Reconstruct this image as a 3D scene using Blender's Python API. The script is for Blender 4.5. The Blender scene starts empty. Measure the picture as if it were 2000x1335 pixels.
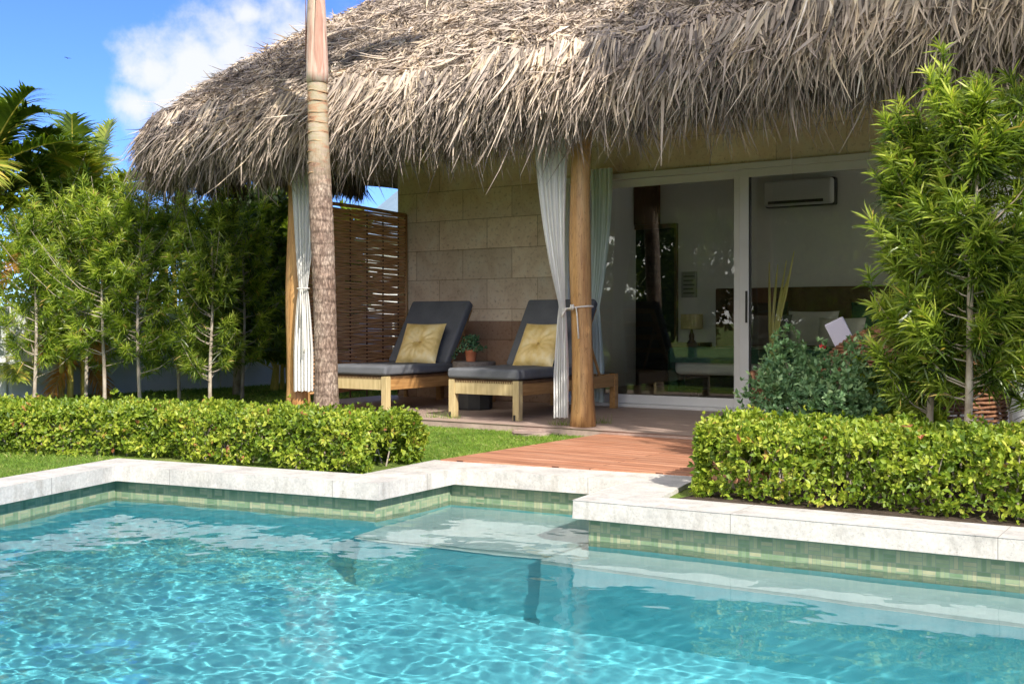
import bpy, math, random
import numpy as np
from mathutils import Vector, Matrix
from mathutils.geometry import tessellate_polygon

# ------------------------------------------------------------------ camera, sky, sun
sc = bpy.context.scene
FPX = 2150.0
YAW = math.atan(1444 / 2150)
CH = 0.85
camd = bpy.data.cameras.new('camera')
cam = bpy.data.objects.new('camera', camd)
sc.collection.objects.link(cam)
cam.location = (0, 0, CH)
cam.rotation_euler = (math.radians(90), 0, YAW)
camd.sensor_width = 36
camd.lens = 36 * FPX / 2000
camd.shift_y = -37.5 / 2000
camd.clip_start = 0.05
camd.clip_end = 3000
sc.camera = cam

SUN_EL = math.radians(39)
SUN_TO = math.radians(-29)          # direction towards the sun, measured from +X
sun_dir = Vector((math.cos(SUN_EL) * math.cos(SUN_TO), math.cos(SUN_EL) * math.sin(SUN_TO), math.sin(SUN_EL)))
sd = bpy.data.lights.new('sun', 'SUN')
sd.energy = 4.4
sd.angle = math.radians(0.53)
sd.color = (1.0, 0.94, 0.84)
so = bpy.data.objects.new('sun', sd)
sc.collection.objects.link(so)
so.rotation_euler = sun_dir.to_track_quat('Z', 'Y').to_euler()
sd.cycles.is_caustics_light = True

RX = (math.cos(YAW), math.sin(YAW))
FX = (-math.sin(YAW), math.cos(YAW))
def G(px, py, z):
    D = (CH - z) * FPX / (py - 630.0)
    x = (px - 1000) / FPX * D
    return (FX[0] * D + RX[0] * x, FX[1] * D + RX[1] * x)
def sky_dir(px, py):
    v = Vector((FX[0] * FPX + RX[0] * (px - 1000), FX[1] * FPX + RX[1] * (px - 1000), 630 - py))
    return v.normalized()

w = bpy.data.worlds.new('World'); sc.world = w
w.use_nodes = True
nt = w.node_tree; nt.nodes.clear()
wo = nt.nodes.new('ShaderNodeOutputWorld'); bg = nt.nodes.new('ShaderNodeBackground')
sky = nt.nodes.new('ShaderNodeTexSky'); sky.sky_type = 'NISHITA'; sky.sun_disc = False
sky.sun_elevation = SUN_EL
sky.sun_rotation = math.atan2(sun_dir.x, sun_dir.y)
sky.air_density = 1.0; sky.dust_density = 0.0; sky.ozone_density = 5.0; sky.altitude = 1500
bg.inputs[1].default_value = 0.15
tc = nt.nodes.new('ShaderNodeTexCoord')
def cloud_mask(blobs):
    prev = None
    for (px, py, rad) in blobs:
        d = sky_dir(px, py)
        dist = nt.nodes.new('ShaderNodeVectorMath'); dist.operation = 'DISTANCE'
        nt.links.new(tc.outputs['Generated'], dist.inputs[0]); dist.inputs[1].default_value = d
        mr = nt.nodes.new('ShaderNodeMapRange'); mr.inputs[1].default_value = 0; mr.inputs[2].default_value = rad
        mr.inputs[3].default_value = 1; mr.inputs[4].default_value = 0
        nt.links.new(dist.outputs['Value'], mr.inputs[0])
        if prev is None: prev = mr
        else:
            mx = nt.nodes.new('ShaderNodeMath'); mx.operation = 'MAXIMUM'
            nt.links.new(prev.outputs[0], mx.inputs[0]); nt.links.new(mr.outputs[0], mx.inputs[1]); prev = mx
    return prev
blob = cloud_mask([(470, 110, .10), (400, 150, .085), (560, 90, .09), (330, 190, .07), (300, 150, .06), (270, 210, .05), (640, 130, .09), (480, 30, .035),
                   (350, 250, .07), (-900, 200, .2), (2600, 100, .25), (1500, -600, .25)])
nz = nt.nodes.new('ShaderNodeTexNoise'); nz.inputs['Scale'].default_value = 14; nz.inputs['Detail'].default_value = 9
nz.inputs['Roughness'].default_value = .6
nt.links.new(tc.outputs['Generated'], nz.inputs['Vector'])
add = nt.nodes.new('ShaderNodeMath'); add.operation = 'MULTIPLY_ADD'
nt.links.new(nz.outputs['Fac'], add.inputs[0]); add.inputs[1].default_value = 1.5; nt.links.new(blob.outputs[0], add.inputs[2])
mr = nt.nodes.new('ShaderNodeMapRange'); mr.interpolation_type = 'SMOOTHSTEP'
mr.inputs[1].default_value = 1.10; mr.inputs[2].default_value = 1.62; mr.inputs[3].default_value = 0; mr.inputs[4].default_value = .93
nt.links.new(add.outputs[0], mr.inputs[0])
mxc = nt.nodes.new('ShaderNodeMix'); mxc.data_type = 'RGBA'
tint = nt.nodes.new('ShaderNodeMix'); tint.data_type = 'RGBA'; tint.blend_type = 'MULTIPLY'; tint.inputs[0].default_value = 1
nt.links.new(sky.outputs[0], tint.inputs[6]); tint.inputs[7].default_value = (0.45, 0.58, 0.92, 1)
nt.links.new(mr.outputs[0], mxc.inputs[0]); nt.links.new(tint.outputs[2], mxc.inputs[6]); mxc.inputs[7].default_value = (3.9, 3.95, 4.1, 1)
# unseen bright clouds added behind the camera as fill light for the terrace
prev = None
for d_, rad in (((.05, -.9, .45), .95), ((-.7, -.6, .6), .8), ((-.3, -.8, .15), .6)):
    dist = nt.nodes.new('ShaderNodeVectorMath'); dist.operation = 'DISTANCE'
    nt.links.new(tc.outputs['Generated'], dist.inputs[0]); dist.inputs[1].default_value = Vector(d_).normalized()
    m2 = nt.nodes.new('ShaderNodeMapRange'); m2.inputs[1].default_value = 0; m2.inputs[2].default_value = rad; m2.inputs[3].default_value = 1; m2.inputs[4].default_value = 0
    nt.links.new(dist.outputs['Value'], m2.inputs[0])
    if prev is None: prev = m2
    else:
        mx = nt.nodes.new('ShaderNodeMath'); mx.operation = 'MAXIMUM'
        nt.links.new(prev.outputs[0], mx.inputs[0]); nt.links.new(m2.outputs[0], mx.inputs[1]); prev = mx
nz2 = nt.nodes.new('ShaderNodeTexNoise'); nz2.inputs['Scale'].default_value = 4; nz2.inputs['Detail'].default_value = 8
nt.links.new(tc.outputs['Generated'], nz2.inputs['Vector'])
ad2 = nt.nodes.new('ShaderNodeMath'); ad2.operation = 'MULTIPLY_ADD'; nt.links.new(nz2.outputs['Fac'], ad2.inputs[0]); ad2.inputs[1].default_value = 1.4; nt.links.new(prev.outputs[0], ad2.inputs[2])
mr2 = nt.nodes.new('ShaderNodeMapRange'); mr2.interpolation_type = 'SMOOTHSTEP'; mr2.inputs[1].default_value = .85; mr2.inputs[2].default_value = 1.25; mr2.inputs[4].default_value = .95
nt.links.new(ad2.outputs[0], mr2.inputs[0])
mx2 = nt.nodes.new('ShaderNodeMix'); mx2.data_type = 'RGBA'
nt.links.new(mr2.outputs[0], mx2.inputs[0]); nt.links.new(mxc.outputs[2], mx2.inputs[6]); mx2.inputs[7].default_value = (11.5, 11.0, 10.3, 1)
mxc = mx2
nt.links.new(mxc.outputs[2], bg.inputs[0]); nt.links.new(bg.outputs[0], wo.inputs[0])

sc.view_settings.view_transform = 'Standard'
sc.view_settings.look = 'None'
sc.view_settings.exposure = 0.77
sc.view_settings.gamma = 1
cy = sc.cycles
cy.use_adaptive_sampling = True
cy.adaptive_threshold = 0.02
cy.use_denoising = True
cy.denoiser = 'OPENIMAGEDENOISE'
cy.max_bounces = 10; cy.diffuse_bounces = 6; cy.glossy_bounces = 3; cy.transmission_bounces = 5; cy.transparent_max_bounces = 10
cy.caustics_reflective = False; cy.caustics_refractive = True
cy.sample_clamp_indirect = 4
cy.blur_glossy = 1.0

rng = np.random.default_rng(7)
random.seed(7)

# ------------------------------------------------------------------ helpers
ORG = {}
def tag(o, label=None, cat=None, group=None, kind=None):
    if label: o['label'] = label
    if cat: o['category'] = cat
    if group: o['group'] = group
    if kind: o['kind'] = kind
    return o
def thing(name, loc, label, cat, group=None):
    o = bpy.data.objects.new(name, None); sc.collection.objects.link(o)
    o.location = loc; ORG[o.name] = Vector(loc); o.empty_display_size = .1
    return tag(o, label, cat, group)
def copy_tree(o, parent=None):
    c = o.copy(); sc.collection.objects.link(c)
    if parent: c.parent = parent
    for ch in list(o.children): copy_tree(ch, c)
    return c
def np_obj(name, V, Fq, mat, parent=None, smooth=False, rnd=None, origin=None):
    """V (n,3) world coordinates, Fq (m,k) equal-sided faces"""
    V = np.asarray(V, dtype=np.float32)
    org = Vector((0, 0, 0))
    if parent is not None: org = ORG[parent.name]
    elif origin is not None: org = Vector(origin)
    V = V - np.array(org[:], dtype=np.float32)
    Fq = np.asarray(Fq, dtype=np.int32)
    me = bpy.data.meshes.new(name)
    me.vertices.add(len(V)); me.vertices.foreach_set('co', V.ravel())
    k = Fq.shape[1]
    me.loops.add(Fq.size); me.loops.foreach_set('vertex_index', Fq.ravel())
    me.polygons.add(len(Fq)); me.polygons.foreach_set('loop_start', np.arange(0, Fq.size, k, dtype=np.int32))
    if smooth: me.polygons.foreach_set('use_smooth', np.ones(len(Fq), dtype=bool))
    me.update(calc_edges=True)
    if rnd is not None:
        a = me.attributes.new('rnd', 'FLOAT', 'POINT'); a.data.foreach_set('value', np.asarray(rnd, dtype=np.float32))
    me.materials.append(mat)
    o = bpy.data.objects.new(name, me); sc.collection.objects.link(o)
    if parent is not None: o.parent = parent; ORG[o.name] = org
    else: o.location = org; ORG[o.name] = org
    return o

class M:
    def __init__(s): s.v = []; s.f = []
    def raw(s, v, f):
        b = len(s.v); s.v += [tuple(p) for p in v]; s.f += [tuple(b + i for i in q) for q in f]; return s
    def box(s, x0, x1, y0, y1, z0, z1, mat=None):
        v = [Vector(p) for p in ((x0,y0,z0),(x1,y0,z0),(x1,y1,z0),(x0,y1,z0),(x0,y0,z1),(x1,y0,z1),(x1,y1,z1),(x0,y1,z1))]
        if mat is not None: v = [mat @ p for p in v]
        return s.raw(v, [(0,3,2,1),(4,5,6,7),(0,1,5,4),(1,2,6,5),(2,3,7,6),(3,0,4,7)])
    def tube(s, pts, rad, n=8, cap=True, jit=0):
        pts = [Vector(p) for p in pts]
        if not hasattr(rad, '__len__'): rad = [rad] * len(pts)
        ring = []
        up = Vector((0, 0, 1))
        t0 = (pts[1] - pts[0]).normalized()
        ref = t0.cross(up)
        if ref.length < .1: ref = t0.cross(Vector((1, 0, 0)))
        ref.normalize()
        V = []
        for i, p in enumerate(pts):
            t = (pts[min(i + 1, len(pts) - 1)] - pts[max(i - 1, 0)]).normalized()
            a = (ref - t * ref.dot(t)).normalized(); ref = a
            b = t.cross(a)
            for k in range(n):
                an = 2 * math.pi * k / n
                r = rad[i] * (1 + (random.uniform(-jit, jit) if jit else 0))
                V.append(p + (a * math.cos(an) + b * math.sin(an)) * r)
        Fc = []
        for i in range(len(pts) - 1):
            for k in range(n):
                k2 = (k + 1) % n
                Fc.append((i*n + k, i*n + k2, (i+1)*n + k2, (i+1)*n + k))
        if cap:
            Fc.append(tuple(range(n - 1, -1, -1))); Fc.append(tuple((len(pts)-1)*n + k for k in range(n)))
        return s.raw(V, Fc)
    def lathe(s, prof, c, n=24):
        V = []; Fc = []
        for r, z in prof:
            for k in range(n):
                a = 2 * math.pi * k / n
                V.append((c[0] + r * math.cos(a), c[1] + r * math.sin(a), c[2] + z))
        for i in range(len(prof) - 1):
            for k in range(n):
                k2 = (k + 1) % n
                Fc.append((i*n + k, i*n + k2, (i+1)*n + k2, (i+1)*n + k))
        Fc.append(tuple(range(n - 1, -1, -1))); Fc.append(tuple((len(prof)-1)*n + k for k in range(n)))
        return s.raw(V, Fc)
    def prism(s, poly, z0, z1, holes=(), bottom=True):
        loops = [list(poly)] + [list(h) for h in holes]
        flat = [p for l in loops for p in l]
        tris = tessellate_polygon([[Vector((p[0], p[1], 0)) for p in l] for l in loops])
        n = len(flat)
        V = [(p[0], p[1], z1) for p in flat] + [(p[0], p[1], z0) for p in flat]
        Fc = []
        for t in tris:
            a, b, c = [Vector((flat[i][0], flat[i][1], 0)) for i in t]
            up = (b - a).cross(c - a).z > 0
            t = t if up else (t[0], t[2], t[1])
            Fc.append(tuple(t))
            if bottom: Fc.append(tuple(n + i for i in reversed(t)))
        k = 0
        if z1 > z0:
            for l in loops:
                for i in range(len(l)):
                    j = (i + 1) % len(l)
                    Fc.append((k + i, k + j, n + k + j, n + k + i))
                k += len(l)
        return s.raw(V, Fc)
    def build(s, name, mat, parent=None, smooth=False, bevel=0, seg=2, origin=None):
        org = Vector((0, 0, 0))
        if parent is not None: org = ORG[parent.name]
        elif origin is not None: org = Vector(origin)
        me = bpy.data.meshes.new(name)
        me.from_pydata([(p[0]-org.x, p[1]-org.y, p[2]-org.z) for p in s.v], [], s.f)
        me.validate(); me.update()
        if smooth: me.polygons.foreach_set('use_smooth', [True] * len(me.polygons))
        me.materials.append(mat)
        o = bpy.data.objects.new(name, me); sc.collection.objects.link(o)
        if parent is not None: o.parent = parent; ORG[o.name] = org
        else: o.location = org; ORG[o.name] = org
        if bevel:
            m = o.modifiers.new('bevel', 'BEVEL'); m.width = bevel; m.segments = seg; m.limit_method = 'ANGLE'
            if seg > 1:
                me.polygons.foreach_set('use_smooth', [True] * len(me.polygons)); m.harden_normals = True
        return o

# ---- materials
def mat_base(name, rough=.6, spec=.5):
    m = bpy.data.materials.new(name); m.use_nodes = True
    n = m.node_tree; b = n.nodes['Principled BSDF']
    b.inputs['Roughness'].default_value = rough
    b.inputs['Specular IOR Level'].default_value = spec
    return m, n, b
def ramp(n, fac, stops):
    r = n.nodes.new('ShaderNodeValToRGB')
    el = r.color_ramp.elements
    el[0].position, el[0].color = stops[0][0], (*stops[0][1], 1)
    el[1].position, el[1].color = stops[-1][0], (*stops[-1][1], 1)
    for p, c in stops[1:-1]:
        e = el.new(p); e.color = (*c, 1)
    n.links.new(fac, r.inputs[0]); return r.outputs[0]
def noise(n, scale, detail=5, rough=.55, stretch=None, dist=0):
    t = n.nodes.new('ShaderNodeTexCoord'); z = n.nodes.new('ShaderNodeTexNoise')
    z.inputs['Scale'].default_value = scale; z.inputs['Detail'].default_value = detail; z.inputs['Roughness'].default_value = rough
    z.inputs['Distortion'].default_value = dist
    if stretch:
        mp = n.nodes.new('ShaderNodeMapping'); mp.inputs['Scale'].default_value = stretch
        n.links.new(t.outputs['Object'], mp.inputs[0]); n.links.new(mp.outputs[0], z.inputs['Vector'])
    else: n.links.new(t.outputs['Object'], z.inputs['Vector'])
    return z.outputs['Fac']
def bump(n, b, h, strength=.3, dist=.01):
    k = n.nodes.new('ShaderNodeBump'); k.inputs['Strength'].default_value = strength; k.inputs['Distance'].default_value = dist
    n.links.new(h, k.inputs['Height']); n.links.new(k.outputs[0], b.inputs['Normal'])
    return k
def mixc(n, fac, a, b, mode='MIX'):
    k = n.nodes.new('ShaderNodeMix'); k.data_type = 'RGBA'; k.blend_type = mode
    if isinstance(fac, (int, float)): k.inputs[0].default_value = fac
    else: n.links.new(fac, k.inputs[0])
    for s, i in ((a, 6), (b, 7)):
        if isinstance(s, tuple): k.inputs[i].default_value = (*s, 1)
        else: n.links.new(s, k.inputs[i])
    return k.outputs[2]
def mk(name, stops, scale=8, rough=.6, stretch=None, bmp=.2, bdist=.01, spec=.4, detail=6, fine=None):
    m, n, b = mat_base(name, rough, spec)
    f = noise(n, scale, detail, .6, stretch)
    c = ramp(n, f, stops)
    if fine:
        f2 = noise(n, fine, 4, .6, stretch)
        c = mixc(n, .35, c, ramp(n, f2, [(.3, (.35, .35, .35)), (.7, (1, 1, 1))]), 'MULTIPLY')
    n.links.new(c, b.inputs['Base Color'])
    if bmp: bump(n, b, f if not fine else f2, bmp, bdist)
    return m
def leaf_mat(name, stops, rough=.45, trans=.40, spec=.5, patch=2.2):
    m, n, b = mat_base(name, rough, spec)
    a = n.nodes.new('ShaderNodeAttribute'); a.attribute_name = 'rnd'
    c = ramp(n, a.outputs['Fac'], stops)
    f = noise(n, patch, 2)
    c2 = mixc(n, .55, c, ramp(n, f, [(.35, (.66, .70, .5)), (.65, (1.15, 1.1, .9))]), 'MULTIPLY')
    n.links.new(c2, b.inputs['Base Color'])
    tr = n.nodes.new('ShaderNodeBsdfTranslucent'); n.links.new(mixc(n, 1.0, c2, (1.25, 1.3, .55), 'MULTIPLY'), tr.inputs[0])
    mx = n.nodes.new('ShaderNodeMixShader'); mx.inputs[0].default_value = trans
    n.links.new(b.outputs[0], mx.inputs[1]); n.links.new(tr.outputs[0], mx.inputs[2])
    n.links.new(mx.outputs[0], n.nodes['Material Output'].inputs[0])
    return m

MT = {}
MT['concrete'] = mk('coping_concrete', [(.3, (.46, .44, .41)), (.5, (.64, .61, .565)), (.7, (.77, .73, .67))], 5, .75, None, .25, .004, .3, 10, 60)
def coping_mat():
    m = mk('coping_concrete', [(.3, (.46, .44, .41)), (.5, (.60, .565, .515)), (.7, (.71, .67, .605))], 5, .75, None, .25, .004, .3, 10, 60)
    n = m.node_tree; b = n.nodes['Principled BSDF']; src = b.inputs['Base Color'].links[0].from_socket
    t = n.nodes.new('ShaderNodeTexCoord'); sp = n.nodes.new('ShaderNodeSeparateXYZ'); n.links.new(t.outputs['Object'], sp.inputs[0])
    fac = None
    for ax, per, off in ((0, 1.13, .2), (1, 1.31, .45)):
        a = n.nodes.new('ShaderNodeMath'); a.operation = 'MULTIPLY_ADD'; n.links.new(sp.outputs[ax], a.inputs[0]); a.inputs[1].default_value = 1/per; a.inputs[2].default_value = off
        f = n.nodes.new('ShaderNodeMath'); f.operation = 'FRACT'; n.links.new(a.outputs[0], f.inputs[0])
        l = n.nodes.new('ShaderNodeMath'); l.operation = 'LESS_THAN'; n.links.new(f.outputs[0], l.inputs[0]); l.inputs[1].default_value = .004
        if fac is None: fac = l
        else:
            x = n.nodes.new('ShaderNodeMath'); x.operation = 'MAXIMUM'; n.links.new(fac.outputs[0], x.inputs[0]); n.links.new(l.outputs[0], x.inputs[1]); fac = x
    st = ramp(n, noise(n, 9, 6, .7, (1, 1, .25)), [(.36, (.60, .58, .54)), (.48, (1, 1, 1))])
    pit = ramp(n, noise(n, 130, 3, .6), [(.32, (.45, .43, .4)), (.40, (1, 1, 1))])
    c = mixc(n, .5, src, st, 'MULTIPLY'); c = mixc(n, .55, c, pit, 'MULTIPLY')
    c = mixc(n, fac.outputs[0], c, (.30, .28, .25))
    n.links.new(c, b.inputs['Base Color'])
    return m
MT['tile_patio'] = mk('patio_tile', [(.3, (.34, .24, .20)), (.7, (.50, .38, .32))], 3, .55, (1, 5, 1), .1, .003, .4, 6, 30)
MT['wood_post'] = mk('post_wood', [(.3, (.24, .10, .03)), (.42, (.42, .22, .08)), (.6, (.56, .32, .125)), (.75, (.64, .43, .21))], 9, .42, (1.6, 1.6, .14), .5, .006, .4, 8, 26)
def crack(m):
    n = m.node_tree; b = n.nodes['Principled BSDF']; src = b.inputs['Base Color'].links[0].from_socket
    c1_ = ramp(n, noise(n, 9, 5, .6, (3, 3, .22), 1.2), [(.478, (1, 1, 1)), (.497, (.22, .16, .12)), (.516, (1, 1, 1))])
    c2_ = ramp(n, noise(n, 5, 2, .5, (1.4, 1.4, .8)), [(.24, (.30, .20, .14)), (.30, (1, 1, 1))])
    n.links.new(mixc(n, .85, mixc(n, .7, src, c1_, 'MULTIPLY'), c2_, 'MULTIPLY'), b.inputs['Base Color'])
crack(MT['wood_post'])
MT['wood_dark'] = mk('dark_wood', [(.3, (.08, .04, .02)), (.7, (.15, .08, .04))], 9, .5, (1, 1, .2), .2)
MT['teak'] = mk('teak_wood', [(.3, (.30, .15, .05)), (.7, (.48, .27, .10))], 14, .5, (3, .3, 3), .2, .002)
MT['teak_pale'] = mk('pale_teak', [(.3, (.40, .30, .14)), (.7, (.56, .45, .24))], 14, .55, (3, 3, .3), .2, .002)
MT['cushion'] = mk('cushion_fabric', [(.3, (.115, .12, .132)), (.7, (.155, .16, .175))], 5, .9, None, .15, .004, .2, 4, 220)
MT['white_wall'] = mk('white_wall', [(.3, (.62, .64, .64)), (.7, (.76, .77, .76))], 2, .8, None, .1, .005, .3, 8)
MT['inner_wall'] = mk('inner_wall', [(.3, (.78, .77, .74)), (.7, (.82, .81, .78))], 1, .8, None, 0)
MT['alu'] = mk('white_metal', [(.3, (.66, .66, .66)), (.7, (.72, .72, .72))], 3, .35, None, 0)
MT['grey_metal'] = mk('grey_metal', [(.3, (.02, .02, .02)), (.7, (.03, .03, .03))], 3, .4, None, 0)
MT['bark'] = mk('thin_bark', [(.3, (.22, .17, .12)), (.55, (.40, .34, .27)), (.75, (.55, .50, .43))], 20, .8, (1, 1, .5), .5, .005)
MT['curtain'] = mk('curtain_cloth', [(.3, (.78, .77, .74)), (.7, (.86, .85, .82))], 4, .9, None, .1, .003, .2, 3, 300)
MT['curtain_in'] = mk('indoor_curtain_cloth', [(.3, (.58, .66, .62)), (.7, (.68, .76, .71))], 4, .9, None, 0)
MT['rope'] = mk('rope', [(.3, (.50, .46, .42)), (.7, (.70, .66, .60))], 90, .9, None, .5, .003)
MT['terracotta'] = mk('terracotta', [(.3, (.42, .13, .06)), (.7, (.55, .19, .09))], 12, .8, None, .1)
MT['table'] = mk('weathered_table', [(.3, (.09, .075, .065)), (.7, (.19, .165, .15))], 12, .7, (1, 6, 6), .3)
MT['soil'] = mk('soil', [(.3, (.03, .02, .012)), (.7, (.08, .055, .035))], 25, .95, None, .8, .02)
MT['slab'] = mk('slab_stone', [(.3, (.22, .15, .13)), (.7, (.36, .27, .23))], 9, .85, None, .4)
MT['bed_white'] = mk('bed_linen', [(.3, (.62, .60, .56)), (.7, (.70, .68, .64))], 5, .9, None, .2)
MT['bed_green'] = mk('green_throw', [(.3, (.03, .10, .065)), (.7, (.05, .15, .10))], 5, .9, None, .2)
MT['bed_dark'] = mk('dark_linen', [(.3, (.02, .022, .02)), (.7, (.035, .04, .035))], 5, .9, None, .2)
MT['shade'] = mk('lamp_cloth', [(.3, (.55, .45, .22)), (.7, (.62, .52, .28))], 5, .8, None, 0)
MT['roof_grey'] = mk('painted_roof', [(.3, (.13, .19, .25)), (.7, (.18, .25, .31))], 2, .6, None, 0)
MT['lilac'] = mk('pale_lilac_fabric', [(.3, (.52, .50, .62)), (.7, (.60, .58, .70))], 4, .8, None, 0)
MT['red'] = mk('flower_red', [(.3, (.45, .01, .02)), (.7, (.70, .04, .05))], 20, .5, None, 0)
MT['plastic_white'] = mk('white_plastic', [(.3, (.62, .62, .60)), (.7, (.66, .66, .64))], 3, .35, None, 0)

def mat_lawn():
    m, n, b = mat_base('lawn', .95, .1)
    c = ramp(n, noise(n, 3, 8), [(.3, (.09, .16, .025)), (.5, (.16, .23, .045)), (.7, (.26, .29, .09))])
    c = mixc(n, .5, c, ramp(n, noise(n, 90, 3), [(.3, (.4, .4, .4)), (.7, (1.3, 1.3, 1.2))]), 'MULTIPLY')
    n.links.new(c, b.inputs['Base Color']); bump(n, b, noise(n, 120, 3), .8, .02)
    return m
MT['lawn'] = mat_lawn()
def mat_blade():
    return leaf_mat('grass_blade', [(0, (.08, .17, .02)), (.6, (.20, .33, .045)), (.9, (.36, .42, .10)), (1, (.55, .48, .25))], .5, .3, .3, 4)
MT['blade'] = mat_blade()
def mat_stone():
    m, n, b = mat_base('coral_stone', .75, .3)
    t = n.nodes.new('ShaderNodeTexCoord'); sp = n.nodes.new('ShaderNodeSeparateXYZ'); cb = n.nodes.new('ShaderNodeCombineXYZ')
    n.links.new(t.outputs['Object'], sp.inputs[0])
    n.links.new(sp.outputs[0], cb.inputs[0]); n.links.new(sp.outputs[2], cb.inputs[1])
    br = n.nodes.new('ShaderNodeTexBrick'); n.links.new(cb.outputs[0], br.inputs['Vector'])
    br.offset = .5; br.inputs['Scale'].default_value = 1
    br.inputs['Brick Width'].default_value = .66; br.inputs['Row Height'].default_value = .333; br.inputs['Mortar Size'].default_value = .004
    br.inputs['Mortar Smooth'].default_value = .2; br.inputs['Bias'].default_value = 0
    br.inputs['Color1'].default_value = (.80, .80, .80, 1); br.inputs['Color2'].default_value = (1.05, 1.05, 1.05, 1); br.inputs['Mortar'].default_value = (.55, .49, .42, 1)
    c = ramp(n, noise(n, 3.5, 10, .65, None, .6), [(.3, (.74, .56, .39)), (.5, (.88, .72, .53)), (.7, (.93, .82, .65))])
    v = ramp(n, noise(n, 28, 8, .7), [(.34, (.55, .48, .42)), (.46, (1, 1, 1)), (.8, (1.05, 1.04, 1))])
    c = mixc(n, .8, c, v, 'MULTIPLY'); c = mixc(n, 1, c, br.outputs['Color'], 'MULTIPLY')
    # painted shadow band: the lowest courses are darkened and browned
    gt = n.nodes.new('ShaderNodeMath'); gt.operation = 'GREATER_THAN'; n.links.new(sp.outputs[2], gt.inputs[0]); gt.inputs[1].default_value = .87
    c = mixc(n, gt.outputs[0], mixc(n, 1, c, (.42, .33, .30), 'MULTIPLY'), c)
    n.links.new(c, b.inputs['Base Color'])
    inv = n.nodes.new('ShaderNodeMath'); inv.operation = 'SUBTRACT'; inv.inputs[0].default_value = 1; n.links.new(br.outputs['Fac'], inv.inputs[1])
    k = bump(n, b, inv.outputs[0], .7, .006)
    k2 = n.nodes.new('ShaderNodeBump'); k2.inputs['Strength'].default_value = .25; k2.inputs['Distance'].default_value = .004
    n.links.new(noise(n, 60, 6, .7), k2.inputs['Height']); n.links.new(k.outputs[0], k2.inputs['Normal']); n.links.new(k2.outputs[0], b.inputs['Normal'])
    return m
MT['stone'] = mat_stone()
def mat_deck():
    m, n, b = mat_base('deck_boards', .6, .35)
    t = n.nodes.new('ShaderNodeTexCoord'); br = n.nodes.new('ShaderNodeTexBrick'); n.links.new(t.outputs['Object'], br.inputs['Vector'])
    br.offset = .37; br.inputs['Scale'].default_value = 1; br.inputs['Brick Width'].default_value = 2.4; br.inputs['Row Height'].default_value = .095
    br.inputs['Mortar Size'].default_value = .0035; br.inputs['Color1'].default_value = (.82, .8, .8, 1); br.inputs['Color2'].default_value = (1.12, 1.1, 1.1, 1)
    br.inputs['Mortar'].default_value = (.25, .2, .18, 1)
    c = ramp(n, noise(n, 10, 8, .6, (.25, 3, 1)), [(.3, (.30, .12, .065)), (.5, (.45, .21, .12)), (.75, (.58, .34, .23))])
    c = mixc(n, 1, c, br.outputs['Color'], 'MULTIPLY')
    n.links.new(c, b.inputs['Base Color'])
    inv = n.nodes.new('ShaderNodeMath'); inv.operation = 'SUBTRACT'; inv.inputs[0].default_value = 1; n.links.new(br.outputs['Fac'], inv.inputs[1])
    bump(n, b, inv.outputs[0], .6, .006)
    return m
MT['deck'] = mat_deck()
def mat_pooltile(horiz=True):
    # basket-weave of slender glass-stone strips; 'horiz' walls run along X, the others along Y
    m, n, b = mat_base('pool_tile' + ('' if horiz else '_side'), .3, .5)
    t = n.nodes.new('ShaderNodeTexCoord'); sp = n.nodes.new('ShaderNodeSeparateXYZ'); n.links.new(t.outputs['Object'], sp.inputs[0])
    u = sp.outputs[0 if horiz else 1]; v = sp.outputs[2]
    def math_(op, a, b_=None):
        k = n.nodes.new('ShaderNodeMath'); k.operation = op
        for i, s in enumerate((a, b_)):
            if s is None: continue
            if isinstance(s, (int, float)): k.inputs[i].default_value = s
            else: n.links.new(s, k.inputs[i])
        return k.outputs[0]
    S = .054
    cu = math_('FLOOR', math_('DIVIDE', u, S)); cv = math_('FLOOR', math_('DIVIDE', v, S))
    chk = math_('MODULO', math_('ABSOLUTE', math_('ADD', cu, cv)), 2)
    fu = math_('FRACT', math_('DIVIDE', u, S / 3)); fv = math_('FRACT', math_('DIVIDE', v, S / 3))
    iu = math_('FLOOR', math_('DIVIDE', u, S / 3)); iv = math_('FLOOR', math_('DIVIDE', v, S / 3))
    f = math_('ADD', math_('MULTIPLY', fu, chk), math_('MULTIPLY', fv, math_('SUBTRACT', 1, chk)))
    line = math_('LESS_THAN', f, .13)
    cu2 = math_('FRACT', math_('DIVIDE', u, S)); cv2 = math_('FRACT', math_('DIVIDE', v, S))
    line = math_('MAXIMUM', line, math_('MAXIMUM', math_('LESS_THAN', cu2, .05), math_('LESS_THAN', cv2, .05)))
    cb = n.nodes.new('ShaderNodeCombineXYZ')
    n.links.new(math_('ADD', math_('MULTIPLY', iu, chk), math_('MULTIPLY', cu, math_('SUBTRACT', 1, chk))), cb.inputs[0])
    n.links.new(math_('ADD', math_('MULTIPLY', iv, math_('SUBTRACT', 1, chk)), math_('MULTIPLY', cv, chk)), cb.inputs[1])
    n.links.new(chk, cb.inputs[2])
    wn = n.nodes.new('ShaderNodeTexWhiteNoise'); wn.noise_dimensions = '3D'; n.links.new(cb.outputs[0], wn.inputs['Vector'])
    c = ramp(n, wn.outputs['Value'], [(0, (.15, .24, .14)), (.3, (.22, .31, .19)), (.6, (.29, .35, .22)), (1, (.38, .38, .25))])
    c = mixc(n, .5, c, ramp(n, noise(n, 30, 6), [(.3, (.6, .7, .55)), (.7, (1.1, 1.05, 1))]), 'MULTIPLY')
    c = mixc(n, line, c, (.20, .26, .20))
    n.links.new(c, b.inputs['Base Color'])
    return m
MT['tile_x'] = mat_pooltile(True); MT['tile_y'] = mat_pooltile(False)
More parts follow.
